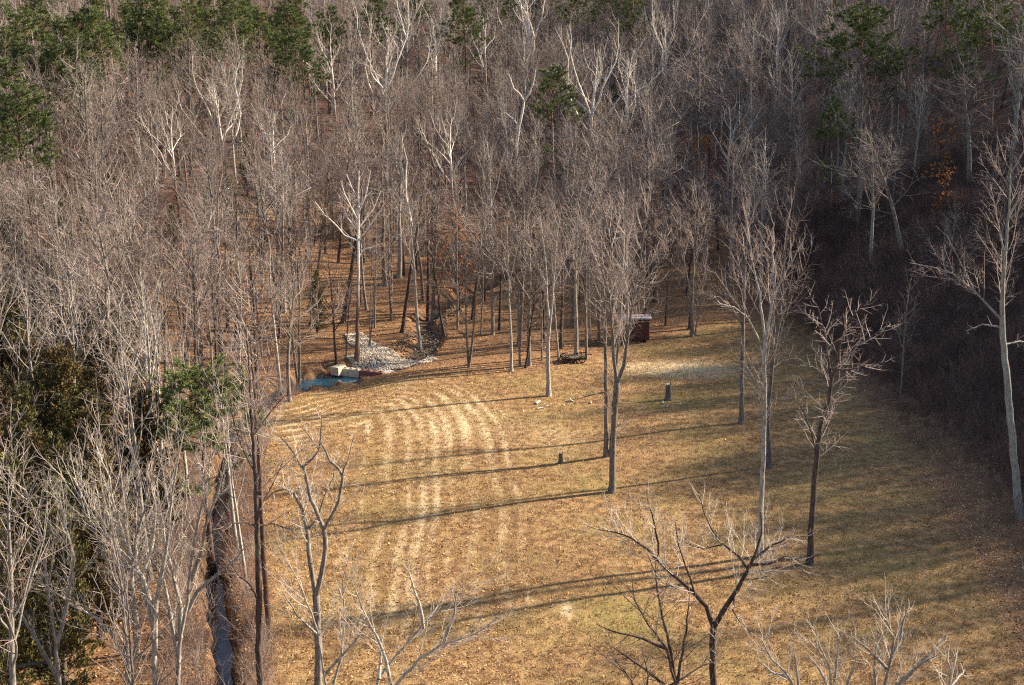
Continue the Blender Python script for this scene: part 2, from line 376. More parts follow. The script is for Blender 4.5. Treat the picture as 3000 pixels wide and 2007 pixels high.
def make_bare(seed, Ht, r, first=.4, nl=12, spread=.34, ang=38, up=.09, wig=.12, fork=0, spec=SPEC, lean=.0, stems=1):
    rng = random.Random(seed); trunk, crown = [], []
    for st in range(stems):
        d0 = (rng.uniform(-lean, lean), rng.uniform(-lean, lean), 1)
        if stems > 1:
            a = 6.283 * st / stems + rng.random(); d0 = (math.cos(a) * .12, math.sin(a) * .12, 1)
        hh = Ht * (1 if st == 0 else rng.uniform(.7, .95)); rr = r * (1 if stems == 1 else .62)
        n = 14; P = [(0, 0, -.35)]; Rr = [rr * 1.7]; d = vnorm(d0); p = (0, 0, -.35)
        for i in range(1, n + 1):
            stp = (hh + .35) / n * (1 if i > 1 else 1)
            d = vnorm((d[0] + rng.uniform(-wig, wig) * .35, d[1] + rng.uniform(-wig, wig) * .35, d[2] + .12))
            if i == 1:
                q = (p[0] + d[0] * .5, p[1] + d[1] * .5, p[2] + .8); P.append(q); Rr.append(rr * 1.08); p = q; continue
            p = (p[0] + d[0] * stp, p[1] + d[1] * stp, p[2] + d[2] * stp); s = i / n
            P.append(p); Rr.append(rr * (1 - s) ** .8 + .018)
        trunk.append((P, Rr))
        az = rng.random() * 6.28
        nn = max(3, int(nl / (1 if stems == 1 else 1.6)))
        for j in range(nn):
            s = first + (.97 - first) * (j + rng.random() * .6) / nn
            q, tdir, i, f = along(P, s); az += 2.4 + rng.uniform(-.5, .5)
            r0 = (Rr[i] + (Rr[i + 1] - Rr[i]) * f)
            l = hh * spread * 1.12 * (1.25 - .85 * (s - first) / (1 - first)) * rng.uniform(.65, 1.2)
            big_ = fork and j < fork
            if big_: l *= 1.35
            dd = side_dir(rng, tdir, R(ang * (1.25 - .55 * s)) * rng.uniform(.75, 1.25), az)
            Q, qr = shoot(rng, q, dd, l, r0 * (.75 if big_ else .5), .014, 7, wig * 1.3 + .08, up)
            trunk.append((Q, qr)); sub(rng, Q, qr, crown, spec, 0, .12)
        sub(rng, P[8:], Rr[8:], crown, spec, 0, .1)
        # dead side shoots low on the trunk
        for j in range(5):
            q, tdir, i, f = along(P, rng.uniform(.2, first)); Q, qr = shoot(rng, q, side_dir(rng, tdir, R(70)), rng.uniform(.6, 2), .022, .008, 3, .3, .02)
            crown.append((Q, qr)); sub(rng, Q, qr, crown, spec[1:], 0, .2)
    return trunk, crown
def build_tree_meshes(name, tr, cr, bark, twig):
    Vt, Ft = tubes(tr, 6); Vc, Fc = tubes(cr, 3)
    return mesh_np(name + '_trunk', Vt, Ft, bark), mesh_np(name + '_crown', Vc, Fc, twig)

LOOKS = [  # seed, kwargs, bark, twig, words
    (11, dict(Ht=17, r=.20, first=.45, nl=13, spread=.28), BARK, TWIG, 'straight grey tree with a high narrow crown'),
    (12, dict(Ht=18, r=.24, first=.38, nl=14, spread=.36, ang=45, wig=.16), BARK, TWIG, 'broad spreading bare tree'),
    (13, dict(Ht=15, r=.17, first=.5, nl=11, spread=.27, lean=.10), BARK_PALE, TWIG, 'slender pale barked tree with light twigs'),
    (14, dict(Ht=19, r=.27, first=.33, nl=13, spread=.36, fork=3, ang=32, wig=.15), BARK, TWIG, 'tall forked grey tree with three thick limbs'),
    (15, dict(Ht=14, r=.16, first=.3, nl=12, spread=.34, ang=48, wig=.2), BARK_DARK, TWIG_DARK, 'dark crooked tree with tangled twigs'),
    (16, dict(Ht=16, r=.20, first=.4, nl=11, spread=.32, stems=2), BARK, TWIG, 'twin stemmed bare tree'),
    (17, dict(Ht=18, r=.22, first=.42, nl=14, spread=.30, up=.14), BARK_PALE, TWIG, 'pale tree with upswept limbs'),
    (18, dict(Ht=12, r=.11, first=.35, nl=10, spread=.27), BARK, TWIG, 'small thin understorey tree'),
    (19, dict(Ht=17, r=.25, first=.3, nl=14, spread=.42, ang=52, wig=.2), BARK, TWIG, 'wide oak like tree with bent limbs'),
    (20, dict(Ht=16, r=.18, first=.5, nl=11, spread=.26, wig=.09), BARK_DARK, TWIG, 'straight dark stemmed tree with a grey crown'),
]
VAR = []
for sd_, kw, bk, tw, words_ in LOOKS:
    tr, cr = make_bare(sd_, **kw); a, b = build_tree_meshes('bare_tree', tr, cr, bk, tw)
    Vt, Ft = tubes(tr, 4); Vc, Fc = tubes(cr, 3); V, Fj, M = join([(Vt, Ft), (Vc, Fc)])
    VAR.append((a, b, mesh_np('wood_tree', V, Fj, [bk, tw], M), kw['Ht'], words_))
SYCV = []
SSPEC = [(.8, .5, 40, .6, 3.2, .030, .12), (1.4, .42, 40, .4, 1.4, .015, .06), (2.0, .5, 40, .25, .8, .009, .03)]
for sd_, kw in ((31, dict(Ht=18, r=.36, first=.36, nl=13, spread=.46, ang=40, fork=5, up=.09, wig=.2)), (32, dict(Ht=17, r=.28, first=.42, nl=11, spread=.42, ang=46, up=.10, wig=.22))):
    tr, cr = make_bare(sd_, spec=SSPEC, **kw); SYCV.append((*build_tree_meshes('sycamore', tr, cr, SYC, TWIG_PALE), kw['Ht']))

def blades(rng, centers, dirs, n, L, wd, spreadk):
    """needle or leaf quads around centres. returns verts, quads, per-vertex value"""
    m = len(centers); Cc = np.repeat(centers, n, 0); D = np.repeat(dirs, n, 0)
    d = D + rng.normal(0, spreadk, (m * n, 3)); d /= np.linalg.norm(d, axis=1, keepdims=True) + 1e-9
    s = np.cross(d, rng.normal(0, 1, (m * n, 3))); s /= np.linalg.norm(s, axis=1, keepdims=True) + 1e-9
    l = L * rng.uniform(.6, 1.2, (m * n, 1)); s *= wd * rng.uniform(.6, 1.2, (m * n, 1)) / 2
    V = np.stack([Cc - s * .5, Cc + s * .5, Cc + d * l + s, Cc + d * l - s], 1).reshape(-1, 3)
    Fq = np.arange(m * n * 4).reshape(-1, 4)
    v = np.repeat(np.clip(np.repeat(rng.uniform(.1, .9, m), n) + rng.normal(0, .14, m * n), 0, 1), 4)
    return V, Fq, v
def make_pine(seed, Ht, r, first, spread, mat, low=0, density=1.0, flat_=.06, tuft=.30, top=.12):
    rng = random.Random(seed); nr = np.random.default_rng(seed); wood, tips, dirs = [], [], []
    P, Rr = shoot(rng, (0, 0, -.3), (0, 0, 1), Ht, r * 1.1, .03, 12, .035, .08); wood.append((P, Rr)); az = 0
    nb = int((1 - first) * Ht * 3.2 * density) + low
    for j in range(nb):
        s = first + (.985 - first) * j / nb if j >= low else first * rng.uniform(.55, 1)
        q, td, i, f = along(P, s); az += 2.4 + rng.uniform(-.5, .5)
        k = (s - first) / (1 - first); env = (min(1, .45 + k * 1.9) * (1 - max(0, k)) ** .65 + top) if j >= low else .55
        l = Ht * spread * env * rng.uniform(.65, 1.25)
        Q, qr = shoot(rng, q, side_dir(rng, td, R(78 - 38 * max(k, 0)), az), l, .05, .012, 6, .16, flat_); wood.append((Q, qr))
        for b in range(int(l * 3.4 * (1 if j >= low else .6)) + 2):
            p, t2, _, _ = along(Q, rng.uniform(.35, 1)); l2 = rng.uniform(.25, .30 * l + .35)
            Q2, q2 = shoot(rng, p, side_dir(rng, t2, R(50)), l2, .014, .006, 3, .2, .12); wood.append((Q2, q2))
            for z in range(2 + int(l2 * 5)):
                p3, t3, _, _ = along(Q2, rng.uniform(.3, 1)); tips.append(p3); t3 = vnorm(t3); dirs.append((t3[0], t3[1], t3[2] + .35))
    V, Fq, v = blades(nr, np.array(tips), np.array(dirs), 20, tuft, .026, .75)
    Vw, Fw = tubes(wood, 5)
    return (mesh_np('pine_trunk', Vw, Fw, BARK_PINE), mesh_np('pine_crown', V, Fq, mat, smooth=False, attrs={'v': v}), Ht)
PINES = [make_pine(41, 19, .22, .52, .19, NEEDLE, low=4), make_pine(42, 17, .24, .42, .24, NEEDLE, low=3, top=.25), make_pine(43, 16, .2, .45, .20, NEEDLE, low=2),
         make_pine(44, 12, .16, .3, .20, NEEDLE_YOUNG, density=1.3, top=.08), make_pine(45, 18, .2, .50, .17, NEEDLE, low=9, density=.8), make_pine(46, 14, .18, .62, .24, NEEDLE, low=3, density=1.9, top=.2)]
def make_cedar(seed, Ht, wd, mat, dens=1.0):
    rng = random.Random(seed); nr = np.random.default_rng(seed); wood, tips, dirs = [], [], []
    P, Rr = shoot(rng, (0, 0, -.2), (0, 0, 1), Ht, .16, .02, 10, .05, .1); wood.append((P, Rr))
    for j in range(int(Ht * 11 * dens)):
        s = .06 + .93 * j / (Ht * 11 * dens); q, td, _, _ = along(P, s)
        env = min(1, .5 + s * 2) * (1 - s) ** .7 + .05
        l = wd * env * rng.uniform(.55, 1.2)
        Q, qr = shoot(rng, q, side_dir(rng, td, R(62)), l, .022, .006, 4, .2, .12); wood.append((Q, qr))
        for b in range(int(l * 14) + 4):
            p, t2, _, _ = along(Q, rng.uniform(.25, 1)); t2 = vnorm(t2)
            tips.append((p[0] + rng.gauss(0, .13), p[1] + rng.gauss(0, .13), p[2] + rng.gauss(0, .12))); dirs.append((t2[0], t2[1], t2[2] + .8))
    V, Fq, v = blades(nr, np.array(tips), np.array(dirs), 7, .24, .045, .5)
    Vw, Fw = tubes(wood, 4)
    return (mesh_np('cedar_trunk', Vw, Fw, BARK_DARK), mesh_np('cedar_crown', V, Fq, mat, smooth=False, attrs={'v': v}), Ht)
CEDARS = [make_cedar(51, 10, 2.2, CEDAR), make_cedar(52, 11, 2.7, CEDAR_BROWN, .85), make_cedar(53, 8, 1.8, CEDAR), make_cedar(54, 9.5, 2.6, CEDAR_BROWN)]
def make_rust(seed, Ht):
    rng = random.Random(seed); nr = np.random.default_rng(seed)
    tr, cr = make_bare(seed, Ht, .12, first=.25, nl=12, spread=.30, ang=55, spec=SPEC[:2])
    pts = [along(q[0], rng.uniform(.3, 1))[0] for q in cr for _ in range(3)]
    V, Fq, v = blades(nr, np.array(pts), np.tile([0, 0, -.3], (len(pts), 1)), 3, .16, .13, .8)
    return (*build_tree_meshes('rust_tree', tr, cr, BARK_DARK, TWIG_DARK), mesh_np('rust_leaves', V, Fq, RUST, smooth=False, attrs={'v': v}), Ht)
RUSTS = [make_rust(61, 10), make_rust(62, 7)]

PLACED = []
RND = random.Random(5)
def put(name, meshes, part_names, xyz, sc, rz, label, cat, group=None, tilt=0, tiltaz=0):
    o = empty(name, label, cat, xyz, group)
    o.scale = (sc[0], sc[0], sc[1]) if isinstance(sc, tuple) else (sc,) * 3
    o.rotation_euler = (tilt * math.cos(tiltaz), tilt * math.sin(tiltaz), rz)
    for n_, m_ in zip(part_names, meshes): link(n_, m_, o)
    if cat != 'cedar': PLACED.append((xyz[0], xyz[1]))
    return o
def bare_at(px, py, look, hpx, label, group=None, lean_px=0, girth=1.0):
    """base at a photo pixel, height as it shows there"""
    x, y, z = at(px, py); d = proj(x, y, z)[2]; h = hpx / (F / d) / cp
    a, b, _, Ht, _w = VAR[look]; s = h / Ht
    ty = lean_px / hpx
    o = put('bare_tree', (a, b), ('trunk', 'crown'), (x, y, z), (max(s, .55) * girth, s), 0, label, 'bare tree', group)
    o.rotation_euler = (0, math.atan(ty), RND.uniform(0, 6.28)); o.rotation_mode = 'XYZ'
    # lean is applied after the spin
    from mathutils import Euler, Matrix
    m = Matrix.Rotation(math.atan(ty), 3, 'Y') @ Matrix.Rotation(RND.uniform(0, 6.28), 3, 'Z'); o.rotation_euler = m.to_euler()
    return o

# ---- trees shaped limb by limb
def custom(name, base, limbs, spec, bark, twig, label, seed, s0=.15, group=None, cat='bare tree', zoff=None, rk=1.0):
    """limbs: list of [(px,py,depth offset m, width px), ...]; drawn in the tree's own upright plane with real depth"""
    rng = random.Random(seed)
    bx, by, bz = at(*base) if zoff is None else zoff
    tr, cr = [], []
    for k, L in enumerate(limbs):
        dense = []; rad = []
        for i in range(len(L) - 1):
            a, b = L[i], L[i + 1]; n = max(2, int(math.hypot(a[0] - b[0], a[1] - b[1]) / 28))
            for q in range(n):
                s = q / n; X = plane(a[0] + (b[0] - a[0]) * s, a[1] + (b[1] - a[1]) * s, by + a[2] + (b[2] - a[2]) * s)
                d = proj(*X)[2]; w_ = (a[3] + (b[3] - a[3]) * s) * rk; jit = .03 if (i or q) else 0
                dense.append((X[0] - bx + rng.uniform(-jit, jit), X[1] - by + rng.uniform(-jit, jit) * 2, X[2] - bz)); rad.append(w_ / 2 / (F / d))
        X = plane(L[-1][0], L[-1][1], by + L[-1][2]); dense.append((X[0] - bx, X[1] - by, X[2] - bz)); rad.append(max(L[-1][3] * rk, .8) / 2 / (F / proj(*X)[2]))
        if k == 0:
            dense.insert(0, (dense[0][0], dense[0][1], dense[0][2] - .5)); rad.insert(0, rad[0] * 1.7); rad[1] *= 1.3
        tr.append((dense, rad)); sub(rng, dense, rad, cr, spec, 0, s0 if k else .55)
    Vt, Ft = tubes(tr, 8); Vc, Fc = tubes(cr, 3)
    o = empty(name, label, cat, (bx, by, bz), group)
    link('trunk', mesh_np('trunk', Vt, Ft, bark), o); link('crown', mesh_np('crown', Vc, Fc, twig), o)
    PLACED.append((bx, by)); return o
CS = [(2.1, .42, 42, .5, 3.4, .028, .08), (3.0, .44, 44, .35, 1.5, .015, .04), (3.6, .5, 42, .2, .7, .0095, .01)]
custom('bare_tree', (1792, 1442), [
    [(1792, 1442, 0, 20), (1797, 1300, 0, 17), (1803, 1180, 0, 17), (1808, 1120, 0, 18)],
    [(1808, 1125, 0, 12), (1797, 1050, .5, 10), (1793, 930, .8, 9), (1800, 830, 1, 7), (1790, 720, 1.5, 5), (1770, 620, 2, 3), (1755, 560, 2, 2)],
    [(1808, 1125, 0, 12), (1828, 1070, -.5, 11), (1838, 990, -.7, 9), (1852, 900, -.8, 7), (1872, 790, -1, 5), (1885, 690, -1.5, 4), (1905, 590, -1.5, 2)],
    [(1832, 1040, -.6, 6), (1838, 930, .2, 5), (1835, 800, .8, 4), (1832, 680, 1, 3), (1828, 560, 1, 2)],
    [(1797, 1000, .6, 6), (1785, 860, -.6, 5), (1752, 760, -1, 4), (1725, 660, -1.4, 2)],
    [(1852, 890, -.8, 5), (1895, 790, -.4, 4), (1940, 720, 0, 3), (1975, 650, 0, 2)],
    [(1792, 890, .8, 5), (1765, 880, .4, 5), (1735, 888, 0, 3), (1705, 905, 0, 2)]],
    CS, BARK, TWIG, 'tall bare tree forking low into a steep V just right of two joined trunks', 101)
custom('bare_tree', (1776, 1338), [
    [(1776, 1338, 0, 15), (1776, 1220, 0, 12), (1775, 1080, 0, 11), (1773, 950, 0, 9), (1768, 850, 0, 7), (1762, 740, 0, 5), (1756, 620, 0, 2)],
    [(1786, 1336, 0, 10), (1794, 1250, -.1, 9), (1800, 1150, -.1, 8), (1812, 1000, 0, 7), (1822, 860, .2, 5), (1835, 720, .3, 3), (1842, 640, .3, 2)],
    [(1772, 1150, 0, 5), (1740, 1155, -.6, 4), (1705, 1166, -1, 2), (1665, 1173, -1.4, 1)],
    [(1770, 900, 0, 4), (1735, 820, .5, 3), (1712, 720, .6, 2)]],
    CS, BARK, TWIG, 'pair of joined slim trunks standing behind the low forking tree on the grass', 102)
custom('bare_tree', (1607, 1160), [
    [(1607, 1160, 0, 14), (1606, 1080, 0, 12), (1605, 1000, 0, 11), (1609, 960, 0, 10)],
    [(1609, 965, 0, 8), (1603, 880, .3, 7), (1600, 790, .4, 5), (1590, 700, .5, 4), (1580, 610, .6, 2)],
    [(1609, 965, 0, 8), (1618, 890, -.3, 7), (1624, 800, -.4, 5), (1630, 700, -.6, 4), (1645, 610, -.8, 2)],
    [(1602, 840, .3, 4), (1575, 770, -.5, 3), (1548, 690, -1, 2)], [(1622, 830, -.4, 4), (1660, 750, .2, 3), (1690, 670, .6, 2)]],
    CS, BARK_PALE, TWIG, 'bare tree with a pale slim trunk splitting in two above the scattered cut logs', 103)
custom('bare_tree', (2172, 1240), [
    [(2172, 1240, 0, 17), (2173, 1150, 0, 13), (2176, 1020, 0, 12), (2178, 900, 0, 10), (2182, 800, 0, 8), (2186, 700, 0, 5), (2190, 610, 0, 2)],
    [(2178, 960, 0, 6), (2145, 900, -.6, 4), (2105, 870, -1, 3), (2070, 865, -1.2, 2)], [(2177, 920, 0, 5), (2130, 850, .6, 4), (2095, 800, 1, 3), (2065, 790, 1, 2)],
    [(2180, 840, 0, 5), (2205, 760, .5, 4), (2222, 670, .6, 2)], [(2183, 790, 0, 4), (2150, 720, -.5, 3), (2130, 640, -.6, 2)],
    [(2174, 1060, 0, 3), (2150, 1040, .3, 2), (2130, 1010, .5, 1)]],
    CS, BARK, TWIG, 'straight bare tree on the grass with a dark round patch at its foot', 104)
custom('bare_tree', (2228, 1630), [
    [(2228, 1630, 0, 19), (2230, 1500, 0, 15), (2236, 1330, 0, 14), (2240, 1180, 0, 13), (2238, 1060, 0, 13), (2242, 1000, 0, 12)],
    [(2242, 1005, 0, 9), (2232, 930, .4, 8), (2226, 860, .5, 6), (2208, 790, .8, 4), (2195, 700, 1, 3), (2185, 620, 1, 2)],
    [(2242, 1005, 0, 9), (2258, 920, -.4, 8), (2268, 830, -.6, 6), (2262, 740, -.8, 5), (2268, 650, -1, 2)],
    [(2240, 1130, 0, 6), (2210, 1110, -.8, 5), (2185, 1070, -1.2, 3), (2175, 1020, -1.5, 2)],
    [(2226, 1000, 0, 6), (2190, 930, -.5, 5), (2150, 900, -1, 4), (2110, 890, -1.5, 3), (2085, 860, -1.5, 1)],
    [(2262, 880, -.5, 5), (2300, 800, -.5, 4), (2335, 740, -1, 3), (2360, 690, -1, 2)]],
    CS, BARK_PALE, TWIG, 'pale tall tree whose foot hides behind the nearest spreading crown', 105)
custom('bare_tree', (2252, 1368), [
    [(2254, 1368, 0, 18), (2250, 1280, 0, 13), (2252, 1180, 0, 12), (2262, 1080, 0, 12), (2272, 1000, 0, 10), (2284, 940, 0, 8), (2292, 850, 0, 6), (2300, 740, 0, 4), (2312, 640, 0, 2)],
    [(2272, 1000, 0, 6), (2265, 900, .6, 5), (2250, 800, .8, 4), (2248, 680, 1, 2)], [(2284, 940, 0, 5), (2325, 850, -.5, 4), (2368, 760, -.8, 3), (2385, 690, -1, 2)],
    [(2262, 1080, 0, 5), (2300, 1050, .6, 4), (2350, 1030, 1, 2)]],
    CS, BARK, TWIG, 'upright bare tree with a flared foot beside the pale tall trunk', 106)
custom('bare_tree', (2372, 1652), [
    [(2372, 1652, 0, 21), (2378, 1520, 0, 18), (2388, 1380, 0, 17), (2405, 1250, 0, 15), (2428, 1170, 0, 14), (2436, 1110, 0, 12), (2430, 1080, 0, 10)],
    [(2430, 1085, 0, 8), (2425, 1030, .3, 6), (2412, 960, .4, 4), (2395, 900, .5, 3), (2370, 860, .6, 2)],
    [(2436, 1110, 0, 9), (2455, 1060, -.4, 6), (2462, 1000, -.6, 5), (2480, 950, -.8, 4), (2520, 900, -1, 3), (2560, 880, -1.2, 2)],
    [(2430, 1080, 0, 6), (2480, 1085, -.8, 5), (2540, 1070, -1.4, 4), (2600, 1060, -2, 2)], [(2412, 970, .4, 4), (2370, 930, .8, 3), (2330, 890, 1, 2)],
    [(2392, 1340, 0, 4), (2375, 1260, -.4, 3), (2345, 1190, -.6, 2), (2328, 1170, -.6, 1)], [(2458, 1030, -.4, 5), (2520, 1010, .2, 4), (2590, 960, .6, 3), (2630, 950, .8, 1)]],
    [(3.0, .45, 50, .4, 2.6, .030, .03), (3.2, .45, 45, .3, 1.2, .016, .02), (3.2, .5, 40, .2, .6, .010, .01)], BARK_DARK, TWIG, 'dark leaning tree with a low tangled crown near the shaded bank', 107)
custom('bare_tree', (2027, 986), [
    [(2027, 986, 0, 11), (2027, 900, 0, 9), (2030, 820, 0, 8), (2034, 740, 0, 6), (2036, 640, 0, 4), (2040, 560, 0, 2)], [(2029, 880, 0, 5), (2010, 800, .4, 4), (1995, 700, .5, 3), (1985, 600, .6, 2)],
    [(2036, 980, 0, 5), (2050, 900, -.2, 4), (2060, 820, -.3, 3), (2075, 740, -.4, 2)], [(2033, 780, 0, 4), (2060, 700, .3, 3), (2085, 610, .5, 2)]],
    CS, BARK, TWIG, 'bare tree standing alone in the grass just beyond the red brown shed', 108)
custom('bare_tree', (2985, 1518), [
    [(2987, 1518, 0, 26), (2975, 1380, 0, 22), (2958, 1200, 0, 21), (2945, 1050, 0, 19), (2936, 960, 0, 17), (2936, 860, 0, 13), (2946, 740, 0, 9), (2955, 620, 0, 6), (2962, 480, 0, 3)],
    [(2937, 940, 0, 8), (2860, 860, -.5, 6), (2790, 800, -1, 5), (2740, 785, -1.4, 3), (2665, 770, -1.8, 2)], [(2937, 960, 0, 6), (2880, 950, .6, 4), (2830, 970, 1, 3)],
    [(2940, 1010, 0, 6), (2990, 1000, .6, 5), (3060, 1020, 1, 3)], [(2946, 760, 0, 6), (2925, 660, .6, 4), (2900, 540, 1, 2)], [(2860, 860, -.5, 4), (2820, 780, -.5, 3), (2775, 690, -.5, 2)],
    [(2955, 640, 0, 5), (2995, 560, .4, 4), (3030, 450, .6, 2)]],
    CS, BARK_PALE, TWIG, 'tall pale trunk rising from the dark brush of the shaded bank', 109)
near = lambda px, py: at(px, py)
custom('bare_tree', (2093, 2120), [
    [(2093, 2120, 0, 22), (2090, 1990, 0, 20), (2086, 1890, 0, 19), (2091, 1835, 0, 20)],
    [(2091, 1838, 0, 16), (2068, 1775, .3, 14), (2035, 1738, .5, 13), (1985, 1695, .6, 11), (1940, 1655, .8, 10), (1895, 1608, 1, 8), (1850, 1575, 1.2, 6), (1800, 1560, 1.4, 4), (1730, 1545, 1.6, 2)],
    [(2091, 1838, 0, 16), (2125, 1780, -.3, 15), (2160, 1728, -.4, 13), (2182, 1690, -.5, 12), (2200, 1655, -.5, 10), (2215, 1620, -.6, 8), (2232, 1560, -.8, 5), (2228, 1500, -1, 3)],
    [(1930, 1645, .8, 8), (1928, 1590, .4, 7), (1918, 1530, .2, 5), (1900, 1480, .2, 3), (1895, 1430, 0, 2)],
    [(2192, 1668, -.5, 9), (2165, 1632, 0, 8), (2120, 1595, .6, 6), (2090, 1560, 1, 5), (2060, 1500, 1.2, 3), (2045, 1440, 1.4, 2)],
    [(2200, 1655, -.5, 9), (2250, 1655, -.9, 7), (2300, 1630, -1.2, 5), (2340, 1640, -1.5, 3), (2355, 1680, -1.6, 1)],
    [(2205, 1640, -.6, 8), (2260, 1600, -.2, 6), (2310, 1575, 0, 4), (2380, 1570, .2, 2)], [(2120, 1595, .6, 5), (2060, 1610, .4, 4), (2010, 1590, .2, 3), (1960, 1560, 0, 2)],
    [(2150, 1745, -.4, 7), (2148, 1790, -.9, 5), (2165, 1820, -1, 4), (2200, 1852, -1.1, 2)], [(2185, 1700, -.5, 6), (2230, 1692, -.8, 4), (2255, 1688, -1, 2)],
    [(2035, 1738, .5, 7), (2010, 1660, -.3, 5), (1990, 1600, -.8, 4), (1978, 1530, -1, 2)]],
    [(3.4, .46, 44, .6, 2.8, .022, .09), (4.2, .48, 40, .35, 1.2, .013, .06), (3.4, .5, 36, .2, .6, .009, .03)], BARK_DARK, TWIG_PALE, 'nearest forked tree with a dark trunk and a low spreading pale twigged crown', 110)
custom('bare_tree', (926, 2060), [
    [(930, 2060, 0, 24), (935, 1930, 0, 22), (930, 1830, 0, 21), (925, 1742, 0, 20)],
    [(925, 1745, 0, 15), (916, 1700, .2, 14), (906, 1620, .3, 14), (901, 1555, .3, 13), (890, 1510, .4, 10), (878, 1474, .5, 9), (860, 1445, .6, 8), (835, 1432, .8, 6), (800, 1443, 1, 4), (775, 1470, 1.1, 2)],
    [(925, 1745, 0, 16), (942, 1680, -.2, 15), (954, 1606, -.3, 14), (949, 1548, -.3, 14), (928, 1500, -.2, 12), (912, 1465, 0, 11), (903, 1420, .2, 10), (895, 1388, .3, 9), (886, 1366, .3, 8), (862, 1330, .5, 6), (843, 1300, .6, 5), (805, 1265, .8, 2)],
    [(901, 1555, .3, 9), (935, 1515, .5, 8), (950, 1450, .8, 5), (975, 1400, 1, 3), (985, 1350, 1, 2)],
    [(950, 1550, -.3, 10), (972, 1510, -.5, 9), (990, 1470, -.6, 9), (1005, 1400, -.6, 9), (990, 1370, -.6, 8), (968, 1352, -.6, 7), (955, 1325, -.6, 5), (935, 1290, -.6, 3)],
    [(888, 1368, .3, 7), (915, 1345, .2, 6), (935, 1320, .1, 5), (940, 1260, 0, 4), (943, 1215, -.2, 2)], [(1003, 1390, -.6, 5), (1020, 1340, -.9, 3), (1040, 1270, -1, 2)],
    [(935, 1320, .1, 4), (900, 1270, .4, 3), (870, 1240, .5, 2)]],
    [(2.8, .44, 46, .5, 2.2, .020, .06), (4.0, .47, 40, .3, 1.0, .012, .04), (3.2, .5, 36, .18, .5, .008, .02)], BARK, TWIG_PALE, 'crooked grey tree with writhing forks in front of the mown stripes', 111)
# sycamore by the rubble
custom('sycamore_tree', (1046, 1055), [
    [(1046, 1055, 0, 15), (1047, 950, 0, 10), (1049, 830, 0, 9), (1050, 710, 0, 7), (1050, 600, 0, 5), (1051, 500, 0, 3)],
    [(1049, 706, 0, 5), (1010, 690, .4, 4), (985, 660, .6, 4), (950, 630, .8, 3), (922, 590, 1, 2)], [(1049, 706, 0, 5), (1070, 680, -.4, 4), (1095, 645, -.6, 4), (1122, 605, -.8, 2)],
    [(1050, 668, 0, 4), (1075, 635, .4, 4), (1095, 610, .5, 3), (1115, 560, .6, 2)], [(1049, 675, 0, 4), (1020, 640, -.4, 4), (1002, 600, -.6, 3), (992, 570, -.6, 2)],
    [(1050, 650, 0, 4), (1030, 610, .5, 3), (1010, 570, .6, 3), (998, 530, .8, 2)], [(1050, 622, 0, 4), (1065, 590, -.5, 3), (1075, 560, -.6, 3), (1085, 500, -.8, 2)],
    [(1050, 580, 0, 3), (1030, 550, -.3, 3), (1015, 510, -.5, 2)], [(1050, 605, 0, 3), (1078, 570, .3, 3), (1090, 560, .4, 2)],
    [(1048, 760, 0, 4), (1065, 730, .4, 4), (1090, 725, .6, 3), (1115, 715, .8, 2)]],
    [(.9, .4, 36, .4, 2.2, .026, .12), (1.2, .42, 36, .3, 1.2, .014, .05)], SYC, TWIG_PALE, 'sycamore with white fanning limbs rising from the heap of pale rubble', 112, cat='sycamore')
custom('sycamore_tree', (1236, 880), [
    [(1240, 880, 0, 9), (1232, 780, 0, 8), (1222, 720, 0, 8), (1212, 690, 0, 8), (1204, 650, 0, 8), (1199, 622, 0, 8)],
    [(1199, 622, 0, 6), (1190, 580, .3, 6), (1188, 520, .3, 5), (1192, 470, .3, 3), (1180, 420, .4, 2)], [(1199, 618, 0, 7), (1215, 595, -.4, 7), (1232, 573, -.6, 6), (1250, 568, -.8, 4), (1268, 562, -1, 2)],
    [(1184, 500, .3, 3), (1178, 495, .2, 3), (1170, 475, 0, 2)]], [(.8, .4, 40, .4, 2.0, .022, .1), (1.4, .42, 36, .3, 1.0, .012, .05)], SYC, TWIG_PALE,
    'white sycamore with one bright bent arm above the creek hollow', 113, cat='sycamore')
custom('sycamore_tree', (1512, 600), [
    [(1512, 620, 0, 9), (1513, 520, 0, 8), (1514, 420, 0, 8), (1520, 370, 0, 9)],
    [(1520, 375, 0, 7), (1530, 330, .3, 7), (1535, 295, .3, 6), (1522, 275, .5, 5), (1505, 260, .6, 4), (1490, 215, .8, 2)], [(1533, 300, .3, 6), (1550, 275, 0, 5), (1562, 245, 0, 4), (1570, 200, 0, 2)],
    [(1520, 372, 0, 4), (1505, 350, .3, 3), (1480, 330, .5, 2)], [(1560, 250, 0, 4), (1580, 250, -.3, 3), (1600, 262, -.5, 2)]],
    [(.8, .4, 40, .5, 2.2, .028, .1), (1.2, .42, 36, .3, 1.2, .014, .05)], SYC, TWIG_PALE, 'slim white sycamore close beside the lone green pine', 114, cat='sycamore')
